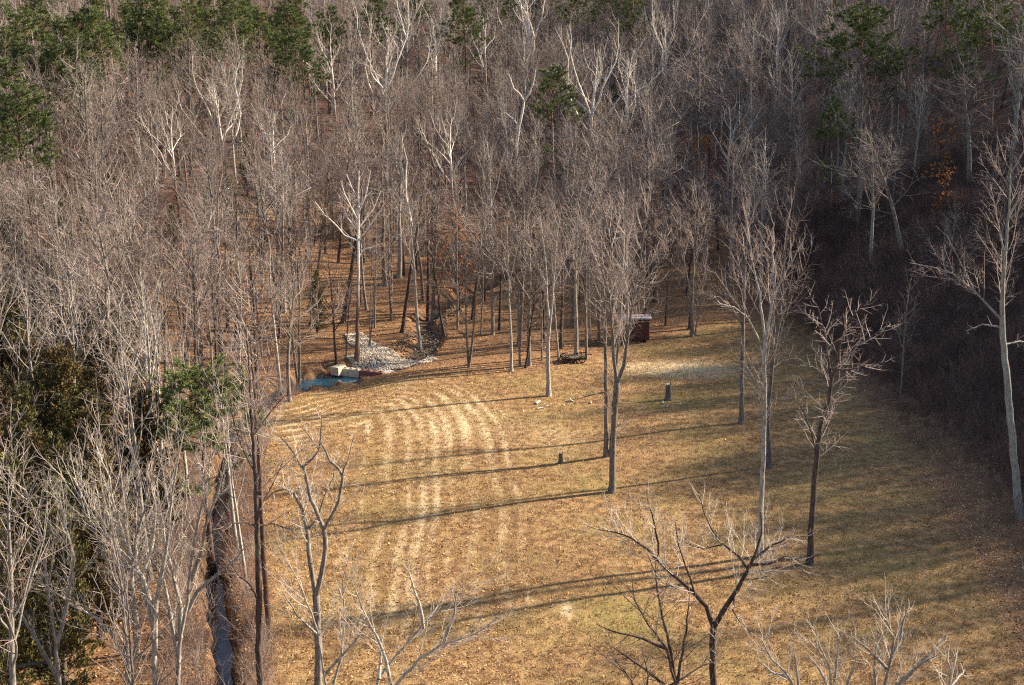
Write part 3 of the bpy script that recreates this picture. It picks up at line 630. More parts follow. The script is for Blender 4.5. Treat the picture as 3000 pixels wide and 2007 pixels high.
# left-hand trunks at the creek bank
custom('bare_tree', (760, 2080), [
    [(762, 2080, 0, 21), (758, 1900, 0, 19), (757, 1750, 0, 18), (754, 1600, 0, 16), (750, 1450, 0, 14), (742, 1300, 0, 11), (735, 1180, 0, 8), (728, 1050, 0, 5), (720, 930, 0, 3)],
    [(757, 1545, 0, 7), (720, 1530, -.5, 6), (670, 1535, -1, 5), (600, 1570, -1.3, 2)], [(757, 1540, 0, 6), (800, 1535, .5, 5), (850, 1550, .8, 3), (880, 1580, 1, 2)],
    [(757, 1765, 0, 7), (735, 1715, -.4, 7), (705, 1690, -.7, 5), (685, 1665, -.9, 3)], [(745, 1380, 0, 6), (700, 1290, -.6, 5), (670, 1180, -1, 3)], [(740, 1280, 0, 6), (790, 1210, .6, 5), (835, 1160, 1, 3), (890, 1150, 1.2, 1)]],
    CS, BARK_DARK, TWIG, 'tall black trunked tree at the creek edge rising out of the lower frame', 115)
custom('bare_tree', (788, 1868), [
    [(790, 1868, 0, 18), (778, 1720, 0, 15), (768, 1560, 0, 14), (762, 1400, 0, 13), (752, 1250, 0, 10), (742, 1100, 0, 7), (733, 980, 0, 4)],
    [(765, 1480, 0, 5), (800, 1420, .4, 4), (830, 1350, .6, 3)], [(755, 1290, 0, 5), (720, 1180, -.5, 4), (700, 1060, -.8, 2)], [(748, 1200, 0, 5), (785, 1090, .5, 4), (800, 980, .8, 2)]],
    CS, BARK_PINE, TWIG, 'reddish straight trunk close behind the tall black trunked tree', 116)
# grey clumps of the lower left
def fan(base, stems, label, seed, bark=BARK_PALE, twig=TWIG_PALE, spec=None, w0=15):
    L = []
    for st in stems:
        n = len(st); L.append([(p[0], p[1], (i / (n - 1)) * st_d, w0 * (1 - .85 * i / (n - 1))) for i, p in enumerate(st[:-1] + [st[-1]]) for st_d in [((hash((seed, st[-1])) % 7) - 3) * .5]])
    L2 = []
    for q, st in enumerate(L):
        L2.append(st)
    return custom('multi_stemmed_tree', base, L2, spec or [(2.2, .44, 34, .5, 3.0, .020, .10), (3.4, .46, 36, .3, 1.3, .012, .06), (3.2, .5, 34, .2, .6, .008, .03)], bark, twig, label, seed, cat='multi-stemmed tree')
fan((372, 2100), [[(378, 2100), (372, 1980), (368, 1900), (360, 1800), (335, 1690), (290, 1590), (240, 1480), (200, 1380)], [(368, 1930), (330, 1860), (280, 1810), (215, 1775), (150, 1730), (100, 1700)],
     [(368, 1900), (365, 1800), (370, 1700), (330, 1560), (300, 1440), (290, 1330)], [(372, 1990), (400, 1900), (400, 1820), (385, 1700), (400, 1560), (440, 1440), (455, 1330)]],
    'fan of pale grey stems spreading over leaf litter beside the bent low limb', 121)
fan((452, 2100), [[(455, 2100), (452, 1950), (450, 1840), (440, 1770), (380, 1640), (300, 1560), (250, 1470), (215, 1400)], [(450, 1800), (420, 1700), (380, 1620), (340, 1500), (320, 1400), (280, 1300)],
     [(452, 1920), (460, 1760), (490, 1600), (500, 1480), (520, 1360), (540, 1260)], [(450, 1830), (410, 1700), (450, 1590), (455, 1480), (430, 1380)]],
    'grey multi stemmed tree between two other pale fans above the leaf litter', 122)
fan((520, 2080), [[(518, 2080), (522, 1950), (530, 1860), (550, 1760), (560, 1640), (585, 1500), (610, 1400), (620, 1290)], [(528, 1870), (530, 1780), (510, 1700), (490, 1610), (470, 1500), (460, 1400)],
     [(550, 1790), (580, 1730), (640, 1680), (690, 1640), (720, 1600)], [(525, 1930), (500, 1800), (480, 1700), (420, 1600), (395, 1520)], [(560, 1700), (590, 1620), (600, 1540), (640, 1440), (660, 1360)]],
    'pale stemmed clump leaning toward the creek with one long arm across the water', 123)
fan((180, 2150), [[(180, 2150), (175, 2000), (160, 1850), (135, 1700), (130, 1600), (90, 1480), (60, 1380)], [(165, 1900), (200, 1760), (215, 1640), (190, 1540), (170, 1440)], [(175, 2000), (110, 1880), (60, 1800), (10, 1740)]],
    'thin pale stems at the very corner of the leafy floor', 124)
fan((40, 2080), [[(-60, 2020), (20, 1960), (90, 1945), (150, 1940), (180, 1920), (210, 1900)], [(-60, 2020), (-10, 1880), (10, 1760), (5, 1620), (30, 1500)]], 'dark low limb reaching in over the leaf litter', 125, BARK_DARK, TWIG, w0=17)
# pale branches in front at the bottom of the clearing
PS = [(3.0, .46, 34, .5, 2.2, .017, .10), (3.4, .48, 34, .3, 1.0, .011, .06), (2.4, .5, 32, .18, .5, .008, .03)]
fan((1060, 2230), [[(1060, 2230), (1085, 2080), (1110, 1990), (1160, 1920), (1240, 1830), (1330, 1760), (1400, 1690)], [(1085, 2080), (1150, 2020), (1230, 1930), (1290, 1890), (1390, 1860), (1465, 1805)],
     [(1110, 1990), (1115, 1930), (1125, 1850)], [(1240, 1840), (1230, 1770), (1205, 1700), (1190, 1660)], [(1150, 2020), (1120, 1900), (1060, 1780), (1030, 1700)], [(1300, 1885), (1330, 1800), (1340, 1720)]],
    'nearest pale branched sapling sprawling across the bottom of the clearing', 131, BARK_PALE, TWIG_PALE, PS, 12)
fan((985, 2200), [[(985, 2200), (965, 2050), (945, 1960), (930, 1850), (890, 1740), (840, 1640), (810, 1590)], [(965, 2050), (1000, 1930), (1010, 1820), (1005, 1700), (1030, 1600)], [(930, 1860), (870, 1800), (820, 1720)],
     [(950, 1980), (1040, 1880), (1080, 1820), (1110, 1780)]], 'upright yellowish sapling in front of the crooked grey tree', 132, BARK_PALE, TWIG_PALE, PS, 9)
fan((2560, 2220), [[(2560, 2220), (2585, 2050), (2605, 1950), (2620, 1870), (2600, 1820), (2580, 1780)], [(2605, 1950), (2635, 1880), (2650, 1810), (2665, 1770)], [(2585, 2050), (2660, 1975), (2730, 1915), (2755, 1870)], [(2600, 1960), (2540, 1900), (2480, 1850)],
     [(2580, 2060), (2680, 1960), (2745, 1920)], [(2570, 2120), (2560, 1960), (2575, 1850)]], 'pale twigged sapling top poking up between two shorter ones', 133, BARK_PALE, TWIG_PALE, PS, 12)
fan((2460, 2230), [[(2460, 2230), (2440, 2050), (2430, 1960), (2400, 1890), (2385, 1830)], [(2440, 2060), (2450, 1940), (2460, 1860), (2475, 1810)], [(2440, 2040), (2400, 1960), (2370, 1920)], [(2450, 2100), (2500, 1960), (2510, 1900)]],
    'sapling top with fine upright twigs next to the largest pale sapling', 134, BARK_PALE, TWIG_PALE, PS, 11)
fan((2370, 2250), [[(2370, 2250), (2345, 2060), (2310, 1980), (2260, 1930), (2235, 1880), (2260, 1850)], [(2345, 2060), (2335, 1960), (2325, 1900)], [(2310, 1985), (2260, 1970), (2220, 1930)]], 'sapling top bending away from the forked dark tree', 135, BARK_PALE, TWIG_PALE, PS, 11)
fan((2770, 2200), [[(2770, 2200), (2780, 2030), (2785, 1960), (2765, 1900)], [(2782, 2000), (2800, 1930), (2805, 1905)], [(2782, 2020), (2815, 1980), (2825, 1960)]], 'small lone pale sapling top on the dark grass', 136, BARK_PALE, TWIG_PALE, PS, 9)
DS = [(2.6, .44, 44, .45, 2.3, .022, .05), (3.2, .45, 40, .25, 1.0, .013, .03), (3.0, .5, 38, .15, .5, .009, .02)]
fan((1990, 2160), [[(1990, 2160), (1985, 2020), (1950, 1900), (1900, 1830), (1860, 1760), (1850, 1680)], [(1985, 2020), (1960, 1880), (1930, 1760), (1920, 1680), (1895, 1620)], [(1950, 1900), (1880, 1870), (1800, 1850), (1750, 1830)],
     [(1985, 2040), (1890, 1960), (1830, 1920), (1770, 1880)], [(1985, 2000), (2010, 1850), (2020, 1740)]], 'dark fine twigged tree tangled behind the nearest forked trunk', 137, BARK_DARK, TWIG_DARK, DS, 11)
fan((1900, 2230), [[(1900, 2230), (1880, 2090), (1850, 1990), (1800, 1930), (1770, 1890)], [(1880, 2090), (1900, 1980), (1880, 1900)], [(1880, 2100), (1960, 2010), (2060, 1950), (2120, 1930)], [(1890, 2150), (1990, 2060), (2100, 2010)]],
    'dark bush filling the bottom edge under the fine twigged tree', 138, BARK_DARK, TWIG_DARK, DS, 9)

# ---- individual mid-ground trunks (base px, look, height px, lean px, girth, label)
MID = [
 (986, 1063, 4, 330, 10, 1.0, 'crooked dark stem rooted at the pale end block of the weir'),
 (1013, 1055, 7, 250, 25, .8, 'thin pole like stem at the upper end of the rubble'),
 (1005, 946, 20-11, 420, 60, 1.4, 'stout dark trunk tilting up the leafy slope'),
 (1055, 886, 9, 380, 0, 1.1, 'dark trunk directly behind the white limbed sycamore'),
 (1083, 1016, 5, 360, 30, .7, 'paired thin stems at the top of the rubble'),
 (1098, 961, 7, 340, 12, .8, 'thin pale stem above the rubble on the leafy slope'),
 (1074, 907, 2, 360, -25, 1.0, 'slim trunk tilting toward the white limbed sycamore'),
 (1128, 836, 0, 400, -5, 1.4, 'solid trunk half way up the sunny leafy slope'),
 (1146, 937, 5, 400, -5, 1.2, 'thick twin trunks in the middle of the leafy slope'),
 (1170, 812, 6, 420, 2, 1.3, 'pale trunk high on the sunny leafy slope'),
 (1184, 806, 9, 400, -2, 1.0, 'dark trunk touching a pale one high on the leafy slope'),
 (1178, 974, 9, 430, 75, 1.2, 'dark trunk swept strongly over above a curved root shadow'),
 (1232, 1024, 2, 460, -15, 1.0, 'pale slim trunk at the brink of the creek bend'),
 (1254, 940, 9, 380, -10, 1.3, 'dark trunk of the pair above the creek bend'),
 (1266, 946, 0, 420, 30, 1.1, 'grey trunk of the pair above the creek bend'),
 (1301, 980, 4, 360, -60, .9, 'crooked stem tilting away from the creek hollow'),
 (1337, 854, 0, 380, 0, 1.1, 'trunk beside the rust leaved tree'),
 (1341, 964, 7, 400, 5, .8, 'slim stem below the rust leaved tree'),
 (1374, 1076, 5, 440, 20, 1.0, 'forked trunk with a dark hollow at its foot'),
 (1383, 937, 4, 360, 10, .9, 'dark thin tree over the creek hollow'),
 (1409, 979, 7, 330, 10, .8, 'small stem on the near side of the creek hollow'),
 (1443, 980, 1, 420, -3, 1.0, 'pair of straight stems in the open leafy wood'),
 (1462, 967, 9, 350, 15, .9, 'short dark trunk bending beside two straight stems'),
 (1498, 1087, 2, 430, -25, .9, 'pale pole like trunk at the grass edge'),
 (1523, 1073, 7, 380, -5, .9, 'thin trunk just inside the wood edge'),
 (1539, 1078, 4, 350, 45, .9, 'crooked pale stem curving across its neighbour'),
 (1551, 1071, 0, 440, 0, 1.3, 'stout trunk crossed by a crooked stem at the wood edge'),
 (1588, 1056, 7, 360, -10, .8, 'thin stem behind the pale splitting trunk'),
 (1592, 997, 9, 380, -5, 1.2, 'dark trunk well behind the pale splitting tree'),
 (1637, 1056, 2, 380, -20, .7, 'very thin pale stem at the end of the old farm frame'),
 (1643, 1022, 9, 400, -8, 1.2, 'dark trunk behind the old farm frame'),
 (1688, 1039, 6, 460, -3, 1.1, 'straight trunk touching the old farm frame'),
 (1681, 958, 1, 460, 5, 1.5, 'thickest trunk in the open leafy wood'),
 (1718, 1052, 7, 400, -8, 1.0, 'pale stem at the tongue of the old farm frame'),
 (1729, 997, 2, 350, 0, .7, 'thin stem between the farm frame and the brush heap'),
 (1754, 1001, 5, 400, 3, .9, 'paired stems growing out of the brush heap'),
 (1891, 928, 4, 360, 0, 1.0, 'dark trunk rising just behind the shed roof'),
 (1917, 885, 9, 340, 0, 1.2, 'short looking dark trunk beyond the shed'),
 (1949, 954, 9, 330, 2, .8, 'dark slim trunk standing clear to the side of the shed'),
 (2021, 964, 9, 420, 2, 1.2, 'dark trunk close behind the lone pale grass edge tree'),
 (875, 1141, 5, 420, 5, 1.3, 'forked dark trunks above the blue pool'),
 (821, 1150, 2, 430, 0, 1.0, 'pale trunk overhanging the shaded end of the blue pool'),
 (912, 989, 7, 300, 0, .9, 'straight thin trunk on the bank above the pool'),
 (921, 931, 7, 300, 0, .8, 'small trunk where the leafy slope meets the thicket'),
 (2650, 768, 1, 400, -95, 1.4, 'black leaning trunk on the dark rear slope'),
 (2552, 790, 6, 400, -15, 1.2, 'pale mottled trunk on the dark rear slope'),
 (2835, 560, 1, 380, -25, 1.5, 'big black branching tree high on the dark slope'),
 (2040, 520, 8, 420, 5, 1.4, 'wide limbed tree over a reddish thicket'),
 (1600, 905, 0, 330, 0, 1.0, 'grey trunk deep in the open wood'),
 (1420, 880, 9, 300, 0, 1.0, 'far dark trunk past the creek hollow'),
 (1220, 790, 9, 330, 0, .9, 'farthest dark trunk on the leafy slope'),
 (1820, 960, 2, 380, 0, .9, 'pale stem at the hidden corner of the shed'),
 (1850, 900, 0, 360, 0, 1.0, 'grey trunk behind the shed'),
 (700, 1190, 2, 470, 8, 1.1, 'pale trunk above the narrow creek ditch'), (640, 1330, 0, 500, -10, 1.0, 'grey trunk beside the green tufted pine'),
 (560, 1500, 6, 520, -12, 1.0, 'pale upswept tree behind the pale stemmed clump'), (700, 1640, 2, 560, -15, .9, 'slim tree between the creek and the black trunk'), (725, 1740, 2, 540, -20, .8, 'slimmest stem beside the creek bank'),
 (455, 1330, 6, 560, 0, 1.1, 'tall pale stemmed tree with sunlit trunk in the thicket'), (480, 1420, 2, 560, -18, 1.0, 'bright slender stem leaning out of the thicket'), (150, 1180, 5, 420, 15, 1.2, 'two stemmed pale tree against the dark cedars'),
 (265, 1100, 4, 380, 20, 1.2, 'crooked pale limbed tree in front of the dark cedars'), (100, 1640, 4, 420, 10, .9, 'wavy stem on the leafy floor near the cedars'), (250, 1700, 7, 380, 5, .9, 'small dark stem on the sunlit leaf floor'),
]
for px, py, lk, hp, ln, gth, lb in MID: bare_at(px, py, lk, hp, lb, None, ln, gth)
# sycamores seen among the crowns
FEAT = []
SY = [(1120, 420, 0, 300, 'large white crowned sycamore standing out of the far wood'), (1270, 330, 1, 260, 'white sycamore with a thin crown next to the large white crowned one'),
      (985, 420, 1, 300, 'white sycamore leaning limbs toward the bronze cedar'), (1430, 300, 1, 240, 'pale sycamore near the top of the far slope'), (1720, 480, 0, 290, 'white sycamore just past the lone green pine'),
      (1840, 510, 1, 320, 'tall twisted sycamore with small pine sprigs against it'), (1330, 640, 1, 280, 'pale slim sycamore above the rust leaved tree'), (670, 540, 0, 280, 'bright limbed sycamore in the sunlit thicket'),
      (360, 360, 1, 270, 'pale sycamore below the dark green pines'), (2260, 330, 1, 280, 'pale limbed tree on the far slope near the big green pine'), (2310, 430, 1, 240, 'pale twisted snag like tree on the dark far slope'),
      (1190, 250, 0, 240, 'white sycamore directly above the large white crowned one'), (1560, 240, 0, 240, 'pale broad sycamore high on the middle of the far slope'), (820, 620, 1, 280, 'bent white sycamore between the bronze cedar and the sunny leafy slope'), (1950, 330, 0, 250, 'pale sycamore high above the wide limbed tree'),
      (180, 420, 0, 260, 'pale grey sycamore under the corner pine stand'), (530, 640, 1, 300, 'thin white sycamore next to the dark pointed cedar'), (2120, 600, 1, 280, 'pale crooked sycamore above the far end of the clearing')]
for px, py, k, hp, lb in SY:
    x, y, z = at(px, py + 30); d = proj(x, y, z)[2]; h = hp * 1.15 / (F / d) / cp; a, b, Ht = SYCV[k]; FEAT.append((x, y, 11))
    put('sycamore_tree', (a, b), ('trunk', 'crown'), (x, y, z), h / Ht, RND.uniform(0, 6.28), lb, 'sycamore')
# pines: (top px, top py, height m, look, label)
def top_at(px, py_top, h):
    lo, hi = py_top, 2600
    for _ in range(18):
        m = (lo + hi) / 2; x, y, z = at(px, m); q = proj(x, y, z + h)[1]
        if q < py_top: lo = m
        else: hi = m
    return at(px, (lo + hi) / 2)
PN = [(1625, 200, 19, 4, 'lone green pine with a bare lower trunk rising among grey crowns'), (2540, 28, 15, 1, 'broad flat topped green pine on the dark far slope'), (2432, 292, 12, 4, 'narrow dim pine half hidden by bare crowns below the flat topped pine'),
      (965, 22, 14, 2, 'rounded green pine apart from the pine row'), (628, 1088, 12, 5, 'green tufted young pine by the creek'), (555, 148, 8, 3, 'small bright yellow green pine below the pine row'), (1790, 246, 6, 2, 'sparse pine sprigs beside the twisted sycamore'),
      (478, 92, 11, 3, 'yellowish pine at the lower edge of the pine row'), (2900, -60, 15, 1, 'shaded pine in the top corner above the dark slope'), (2770, -60, 15, 4, 'dim pine crown behind bare branches near the top corner'), (2850, 60, 9, 4, 'low dim pine below the corner pines'),
      (1370, -20, 17, 0, 'bushy pine on the skyline wood between bare crowns'), (1850, -12, 15, 2, 'short pine at the far right end of the skyline row')]
XS = [(-20, 40), (40, -30), (95, 30), (150, -10), (60, 90), (10, 160), (120, 130), (200, 60), (30, 230), (75, 180), (255, 120), (210, 130), (285, -25), (270, 40), (330, 30), (375, 5), (420, 30), (470, -20), (520, 25), (560, 5), (600, 35), (640, -10), (690, 10), (735, 0),
      (780, 25), (835, 12), (870, 40), (850, -25), (700, -40), (440, -40), (160, -60), (905, 90), (1090, -25), (1230, -40), (1450, -60), (1530, -50), (1600, -55), (1700, -60), (1780, -55), (90, 260), (20, 300)]
for i, (px, py) in enumerate(XS):
    ps = ['dark green pine in the dense stand at the top corner', 'green pine in the sunlit pine row on the far slope', 'far pine on the skyline wood above the bare crowns'][0 if px < 260 else (1 if px < 1000 else 2)]
    PN.append((px, py, 13 + (i * 7 % 5), (i * 3) % 3, ps))
for i, (px, py, h, k, lb) in enumerate(PN):
    h *= 1.3 if i != 0 and i != 4 else 1.1
    x, y, z = top_at(px, py, h); tr_, cr_, Ht = PINES[k]
    grp = {'dark g': 'pines of the dense corner stand', 'green ': 'pines of the sunlit row', 'far pi': 'pines of the skyline wood'}.get(lb[:6]) if i >= 13 else None
    s = h / Ht; wide = {1: 1.25}.get(i, 1.0)
    if i < 13: FEAT.append((x, y, 14))
    put('pine_tree', (tr_, cr_), ('trunk', 'crown'), (x, y, z), (s * wide * RND.uniform(1.15, 1.4), s), RND.uniform(0, 6.28), lb, 'pine', grp)
CD = [(512, 598, 7, 2, 'dark pointed cedar alone in the sunlit thicket'), (725, 385, 9, 0, 'tall dark cedar behind bright bare limbs'), (780, 450, 8, 1, 'bronze green cedar beside the tall dark one'), (690, 520, 8, 2, 'dark cedar low behind pale branches'),
      (340, 490, 9, 1, 'bronze cedar rounded at the top above the thicket'), (192, 560, 9, 0, 'olive cedar behind a thick dark trunk'), (395, 690, 6, 2, 'small yellow green cedar in the thicket'), (930, 790, 7, 0, 'green cedar at the edge of the leafy slope'), (1490, 590, 0, 0, '')]
for px, py, h, k, lb in CD[:-1]:
    x, y, z = top_at(px, py, h); FEAT.append((x, y, 16)); a, b, Ht = CEDARS[k]; put('cedar_tree', (a, b), ('trunk', 'crown'), (x, y, z), h / Ht, RND.uniform(0, 6.28), lb, 'cedar')
CM = [(20, 660), (90, 720), (150, 700), (210, 760), (280, 700), (330, 740), (250, 640), (40, 800), (120, 830), (200, 860), (280, 850), (350, 840), (10, 930), (90, 950), (170, 980), (250, 960), (330, 960), (400, 930), (20, 1060), (100, 1090), (180, 1110),
      (260, 1090), (340, 1100), (420, 1080), (50, 1200), (140, 1230), (230, 1230), (310, 1240), (400, 1240), (0, 1330), (90, 1350), (190, 1370), (290, 1370), (10, 1620), (60, 560), (420, 720), (60, 880), (150, 1040), (230, 1150), (300, 1020), (380, 860), (120, 770), (20, 1400), (110, 1290), (-30, 560)]
for i, (px, py) in enumerate(CM):
    h = 8 + (i * 5 % 4); x, y, z = top_at(px + RND.uniform(-25, 25), py + 40, h); k = RND.choice((0, 1, 1, 3, 2) if i < 20 else (0, 3, 0, 1)); a, b, Ht = CEDARS[k]
    far_ = py < 900
    put('cedar_tree', (a, b), ('trunk', 'crown'), (x, y, z), (h / Ht * RND.uniform(1.0, 1.35), h / Ht), RND.uniform(0, 6.28), ('bronze brown' if k in (1, 3) else 'dark olive') + (' cedar in the upper part of the dark cedar thicket' if far_ else ' cedar in the thicket above the leaf strewn floor'),
        'cedar', ('bronze' if k in (1, 3) else 'olive') + (' cedars of the upper thicket' if far_ else ' cedars of the near thicket'))
for px, py, k, sc, lb in ((1345, 915, 0, 1.15, 'rust orange leaved tree among bare trunks'), (2075, 560, 1, 1.1, 'reddish leaved small tree under the wide limbed tree'), (2030, 530, 1, .9, 'low russet leaved tree next to the reddish one'), (2745, 560, 1, 1.2, 'russet leaved small tree on the dark slope'), (2760, 640, 1, .8, 'lower russet sapling on the dark slope')):
    x, y, z = at(px, py); FEAT.append((x, y, 16)); a, b, l_, Ht = RUSTS[k]; put('leafy_tree', (a, b, l_), ('trunk', 'crown', 'leaves'), (x, y, z), sc, RND.uniform(0, 6), lb, 'leafy tree')

# ---- the wood: every other tree, spaced apart
rw = random.Random(77)
grid = {}
def free(x, y, dmin):
    gx, gy = int(x // 6), int(y // 6)
    for i in (-1, 0, 1):
        for j in (-1, 0, 1):
            for a, b in grid.get((gx + i, gy + j), ()):
                if (a - x) ** 2 + (b - y) ** 2 < dmin * dmin: return False
    return True
def occupy(x, y): grid.setdefault((int(x // 6), int(y // 6)), []).append((x, y))
for x, y in PLACED: occupy(x, y)
N = 52000
cx_ = np.array([rw.uniform(-135, 150) for _ in range(N)]); cy_ = np.array([rw.uniform(40, 420) for _ in range(N)])
ok = ~inside(cx_, cy_, CLEAR) & (np.abs(cx_) < cy_ * .47 + 8)
ok |= (cx_ > 33) & (cy_ < 260) & (cx_ < cy_ * .5 + 55) & ~inside(cx_, cy_, CLEAR)
dkk, _ = seg_dist(cx_, cy_, CREEK); dcl, _ = seg_dist(cx_, cy_, CLEAR, True)
ok &= (dkk > 2.4)
opn = inside(cx_, cy_, OPENF)
frontleft = (cx_ < -15) & (cy_ < 78)
zz = H(cx_, cy_)
cand = []
for i in np.nonzero(ok)[0]:
    x, y = cx_[i], cy_[i]
    if opn[i] and rw.random() > .03: continue
    if frontleft[i] and rw.random() > .28: continue
    if x > 28 and y < 120 and dcl[i] < 3: continue
    dm = 3.0 if y < 150 else (3.5 if y < 200 else 4.2)
    if x > 31 and y < 150: dm = (8.5 if y < 118 else 5) if x < 50 else 3.1
    s_ = (x - 14) * .94 + (y - 118) * .342; off_ = abs(-(x - 14) * .342 + (y - 118) * .94)
    if 10 < s_ < 72 and off_ < 5.5: continue
    u0, v0, _d = proj(x, y, float(zz[i]) + 15)
    if u0 < 960 and v0 < np.interp(u0, [0, 100, 300, 500, 700, 950], [215, 190, 130, 95, 85, 40]) and v0 > -150 and rw.random() < .88: continue
    u1, v1, _d = proj(x, y, float(zz[i]))
    if 920 < u1 < 1340 and 980 < v1 < 1145: continue
    if any(abs(x - fx * y / fy) < 2.8 and 0 < fy - y < fr for fx, fy, fr in FEAT): continue
    if u1 < 480 and 560 < v1 < 1560 and rw.random() < .35: continue
    if u1 > 2700 and v1 > 1120: continue
    s2_ = (x - 13.5) * .94 + (y - 127) * .342; o2_ = abs(-(x - 13.5) * .342 + (y - 127) * .94)
    if 3 < s2_ < 66 and o2_ < 4.5: continue
    if u1 > 700 and v1 > 2050 and u1 < 2900: continue
    if not free(x, y, dm): continue
    occupy(x, y); u, v, d = proj(x, y, zz[i]); cand.append((x, y, float(zz[i]), u, v, d))
inview = [c for c in cand if -120 < c[3] < 3120 and c[5] > 45]
outview = [c for c in cand if not (-120 < c[3] < 3120 and c[5] > 45)]
inview.sort(key=lambda c: c[5])
def zone(u, v):
    if u < 900: return 'in the thicket by the dark cedars' if v > 650 else ('below the dark green pines' if v > 420 else 'up near the row of green pines')
    if u < 1550: return 'around the white sycamores' if v < 650 else 'behind the sunny leafy slope'
    if u < 2150: return 'behind the brown shed' if v > 600 else 'past the lone green pine'
    if v > 950: return 'on the shaded bank beside the clearing'
    return 'on the dark slope above the clearing end' if v > 560 else 'on the dark slope by the flat topped pine'
NBARE = 300 - len(MID) - 14
prev_sz = ('low ', '', 'tall ')
LW = [0, 1, 2, 3, 5, 6, 8, 9, 4, 9, 4, 7]
for i, (x, y, z, u, v, d) in enumerate(inview[:NBARE]):
    k = rw.choice(LW)
    if u < 760 and v > 1300: k = rw.choice((7, 7, 2, 9))
    if u > 2300 and v > 900: k = rw.choice((7, 4, 7, 2, 9))
    a, b, _, Ht, wd = VAR[k]; s = rw.uniform(.66, 1.12); szw = prev_sz[0 if s < .84 else (1 if s < .97 else 2)]
    wd2 = wd.replace('tall ', '').replace('small ', '')
    zn = zone(u, v)
    put('bare_tree', (a, b), ('trunk', 'crown'), (x, y, z), s, rw.uniform(0, 6.28), ' '.join(f'{szw}{wd2} {zn}'.split()[:16]), 'bare tree', f'{szw}{wd2}s {zn}', tilt=abs(rw.gauss(0, .035)), tiltaz=rw.uniform(0, 6.28))
rest = inview[NBARE:] + outview

def instancer(name, sources, pts, label):
    """one object that repeats the sources on its points: pts rows are x, y, z, scale, spin, which, tilt"""
    col = bpy.data.collections.new(name + '_sources')
    for i, m_ in enumerate(sources): col.objects.link(bpy.data.objects.new(f'{name}_source_{i:02d}', m_))
    A = np.array(pts, np.float32)
    me = bpy.data.meshes.new(name); me.vertices.add(len(A)); me.vertices.foreach_set('co', A[:, :3].ravel())
    for nm, cidx in (('sc', 3), ('rz', 4), ('tl', 6)):
        at_ = me.attributes.new(nm, 'FLOAT', 'POINT'); at_.data.foreach_set('value', np.ascontiguousarray(A[:, cidx]))
    at_ = me.attributes.new('vi', 'INT', 'POINT'); at_.data.foreach_set('value', A[:, 5].astype(np.int32))
    o = link(name, me); o['kind'] = 'stuff'; o['label'] = label
    ng = bpy.data.node_groups.new(name, 'GeometryNodeTree')
    ng.interface.new_socket('Geometry', in_out='INPUT', socket_type='NodeSocketGeometry'); ng.interface.new_socket('Geometry', in_out='OUTPUT', socket_type='NodeSocketGeometry')
    n = ng.nodes; L = ng.links
    gi, go = n.new('NodeGroupInput'), n.new('NodeGroupOutput')
    ip = n.new('GeometryNodeInstanceOnPoints'); ci = n.new('GeometryNodeCollectionInfo')
    ci.inputs['Collection'].default_value = col; ci.inputs['Separate Children'].default_value = True; ci.inputs['Reset Children'].default_value = True
    def na(nm, ty='FLOAT'):
        q = n.new('GeometryNodeInputNamedAttribute'); q.data_type = ty; q.inputs['Name'].default_value = nm; return q.outputs['Attribute']
    cx = n.new('ShaderNodeCombineXYZ'); L.new(na('rz'), cx.inputs['Z']); L.new(na('tl'), cx.inputs['X'])
    ip.inputs['Pick Instance'].default_value = True
    L.new(gi.outputs[0], ip.inputs['Points']); L.new(ci.outputs[0], ip.inputs['Instance']); L.new(na('vi', 'INT'), ip.inputs['Instance Index'])
    L.new(cx.outputs[0], ip.inputs['Rotation']); L.new(na('sc'), ip.inputs['Scale']); L.new(ip.outputs[0], go.inputs[0])
    md = o.modifiers.new('repeat', 'NODES'); md.node_group = ng
    return o
instancer('distant_wood', [v[2] for v in VAR], [(x, y, z, rw.uniform(.75, 1.1), rw.uniform(0, 6.28), rw.choice(LW), rw.gauss(0, .04)) for x, y, z, u, v, d in rest], 'grey leafless wood covering the far slopes as one mass')

# undergrowth: brush and thin stems under the trees
def make_bush(seed, h, n, mat_, spec):
    rng = random.Random(seed); out = []
    for i in range(n):
        a = rng.uniform(0, 6.28); Q, q = shoot(rng, (rng.gauss(0, .25), rng.gauss(0, .25), -.1), vnorm((math.cos(a) * .45, math.sin(a) * .45, 1)), h * rng.uniform(.6, 1.1), .012, .005, 4, .2, .05)
        out.append((Q, q)); sub(rng, Q, q, out, spec, 0, .2)
    V, Fq = tubes(out, 3); return mesh_np('brush', V, Fq, mat_)
BS = [(3.0, .45, 45, .2, .9, .009, .03), (4.0, .5, 42, .12, .4, .0065, .0)]
BUSH = [make_bush(71, 1.6, 9, BRUSH, BS), make_bush(72, 2.4, 8, BRUSH, BS), make_bush(73, 3.2, 5, TWIG_DARK, BS), make_bush(74, 3.0, 4, TWIG, BS)]
ub = []
for _ in range(26000):
    x, y = rw.uniform(-110, 120), rw.uniform(42, 260)
    if abs(x) > y * .46 + 6: continue
    bank = x > 31 and y < 150
    pr = 1.0 if bank else (.55 if y > 150 else .20)
    if x < -16 and y < 80: pr = .22
    if rw.random() > pr: continue
    ub.append((x, y))
for _ in range(700):
    i_ = rw.uniform(0, 9.5); k_ = int(i_); f_ = i_ - k_; r_ = rw.choice((-1, 1)) * rw.uniform(.9, 2.8)
    ub.append((CREEK[k_][0] + (CREEK[k_ + 1][0] - CREEK[k_][0]) * f_ + r_, CREEK[k_][1] + (CREEK[k_ + 1][1] - CREEK[k_][1]) * f_))
ux = np.array([p[0] for p in ub]); uy = np.array([p[1] for p in ub]); uz = H(ux, uy)
bad = (inside(ux, uy, CLEAR) & (seg_dist(ux, uy, CREEK)[0] > 2.2)) | (seg_dist(ux, uy, CREEK)[0] < .85)
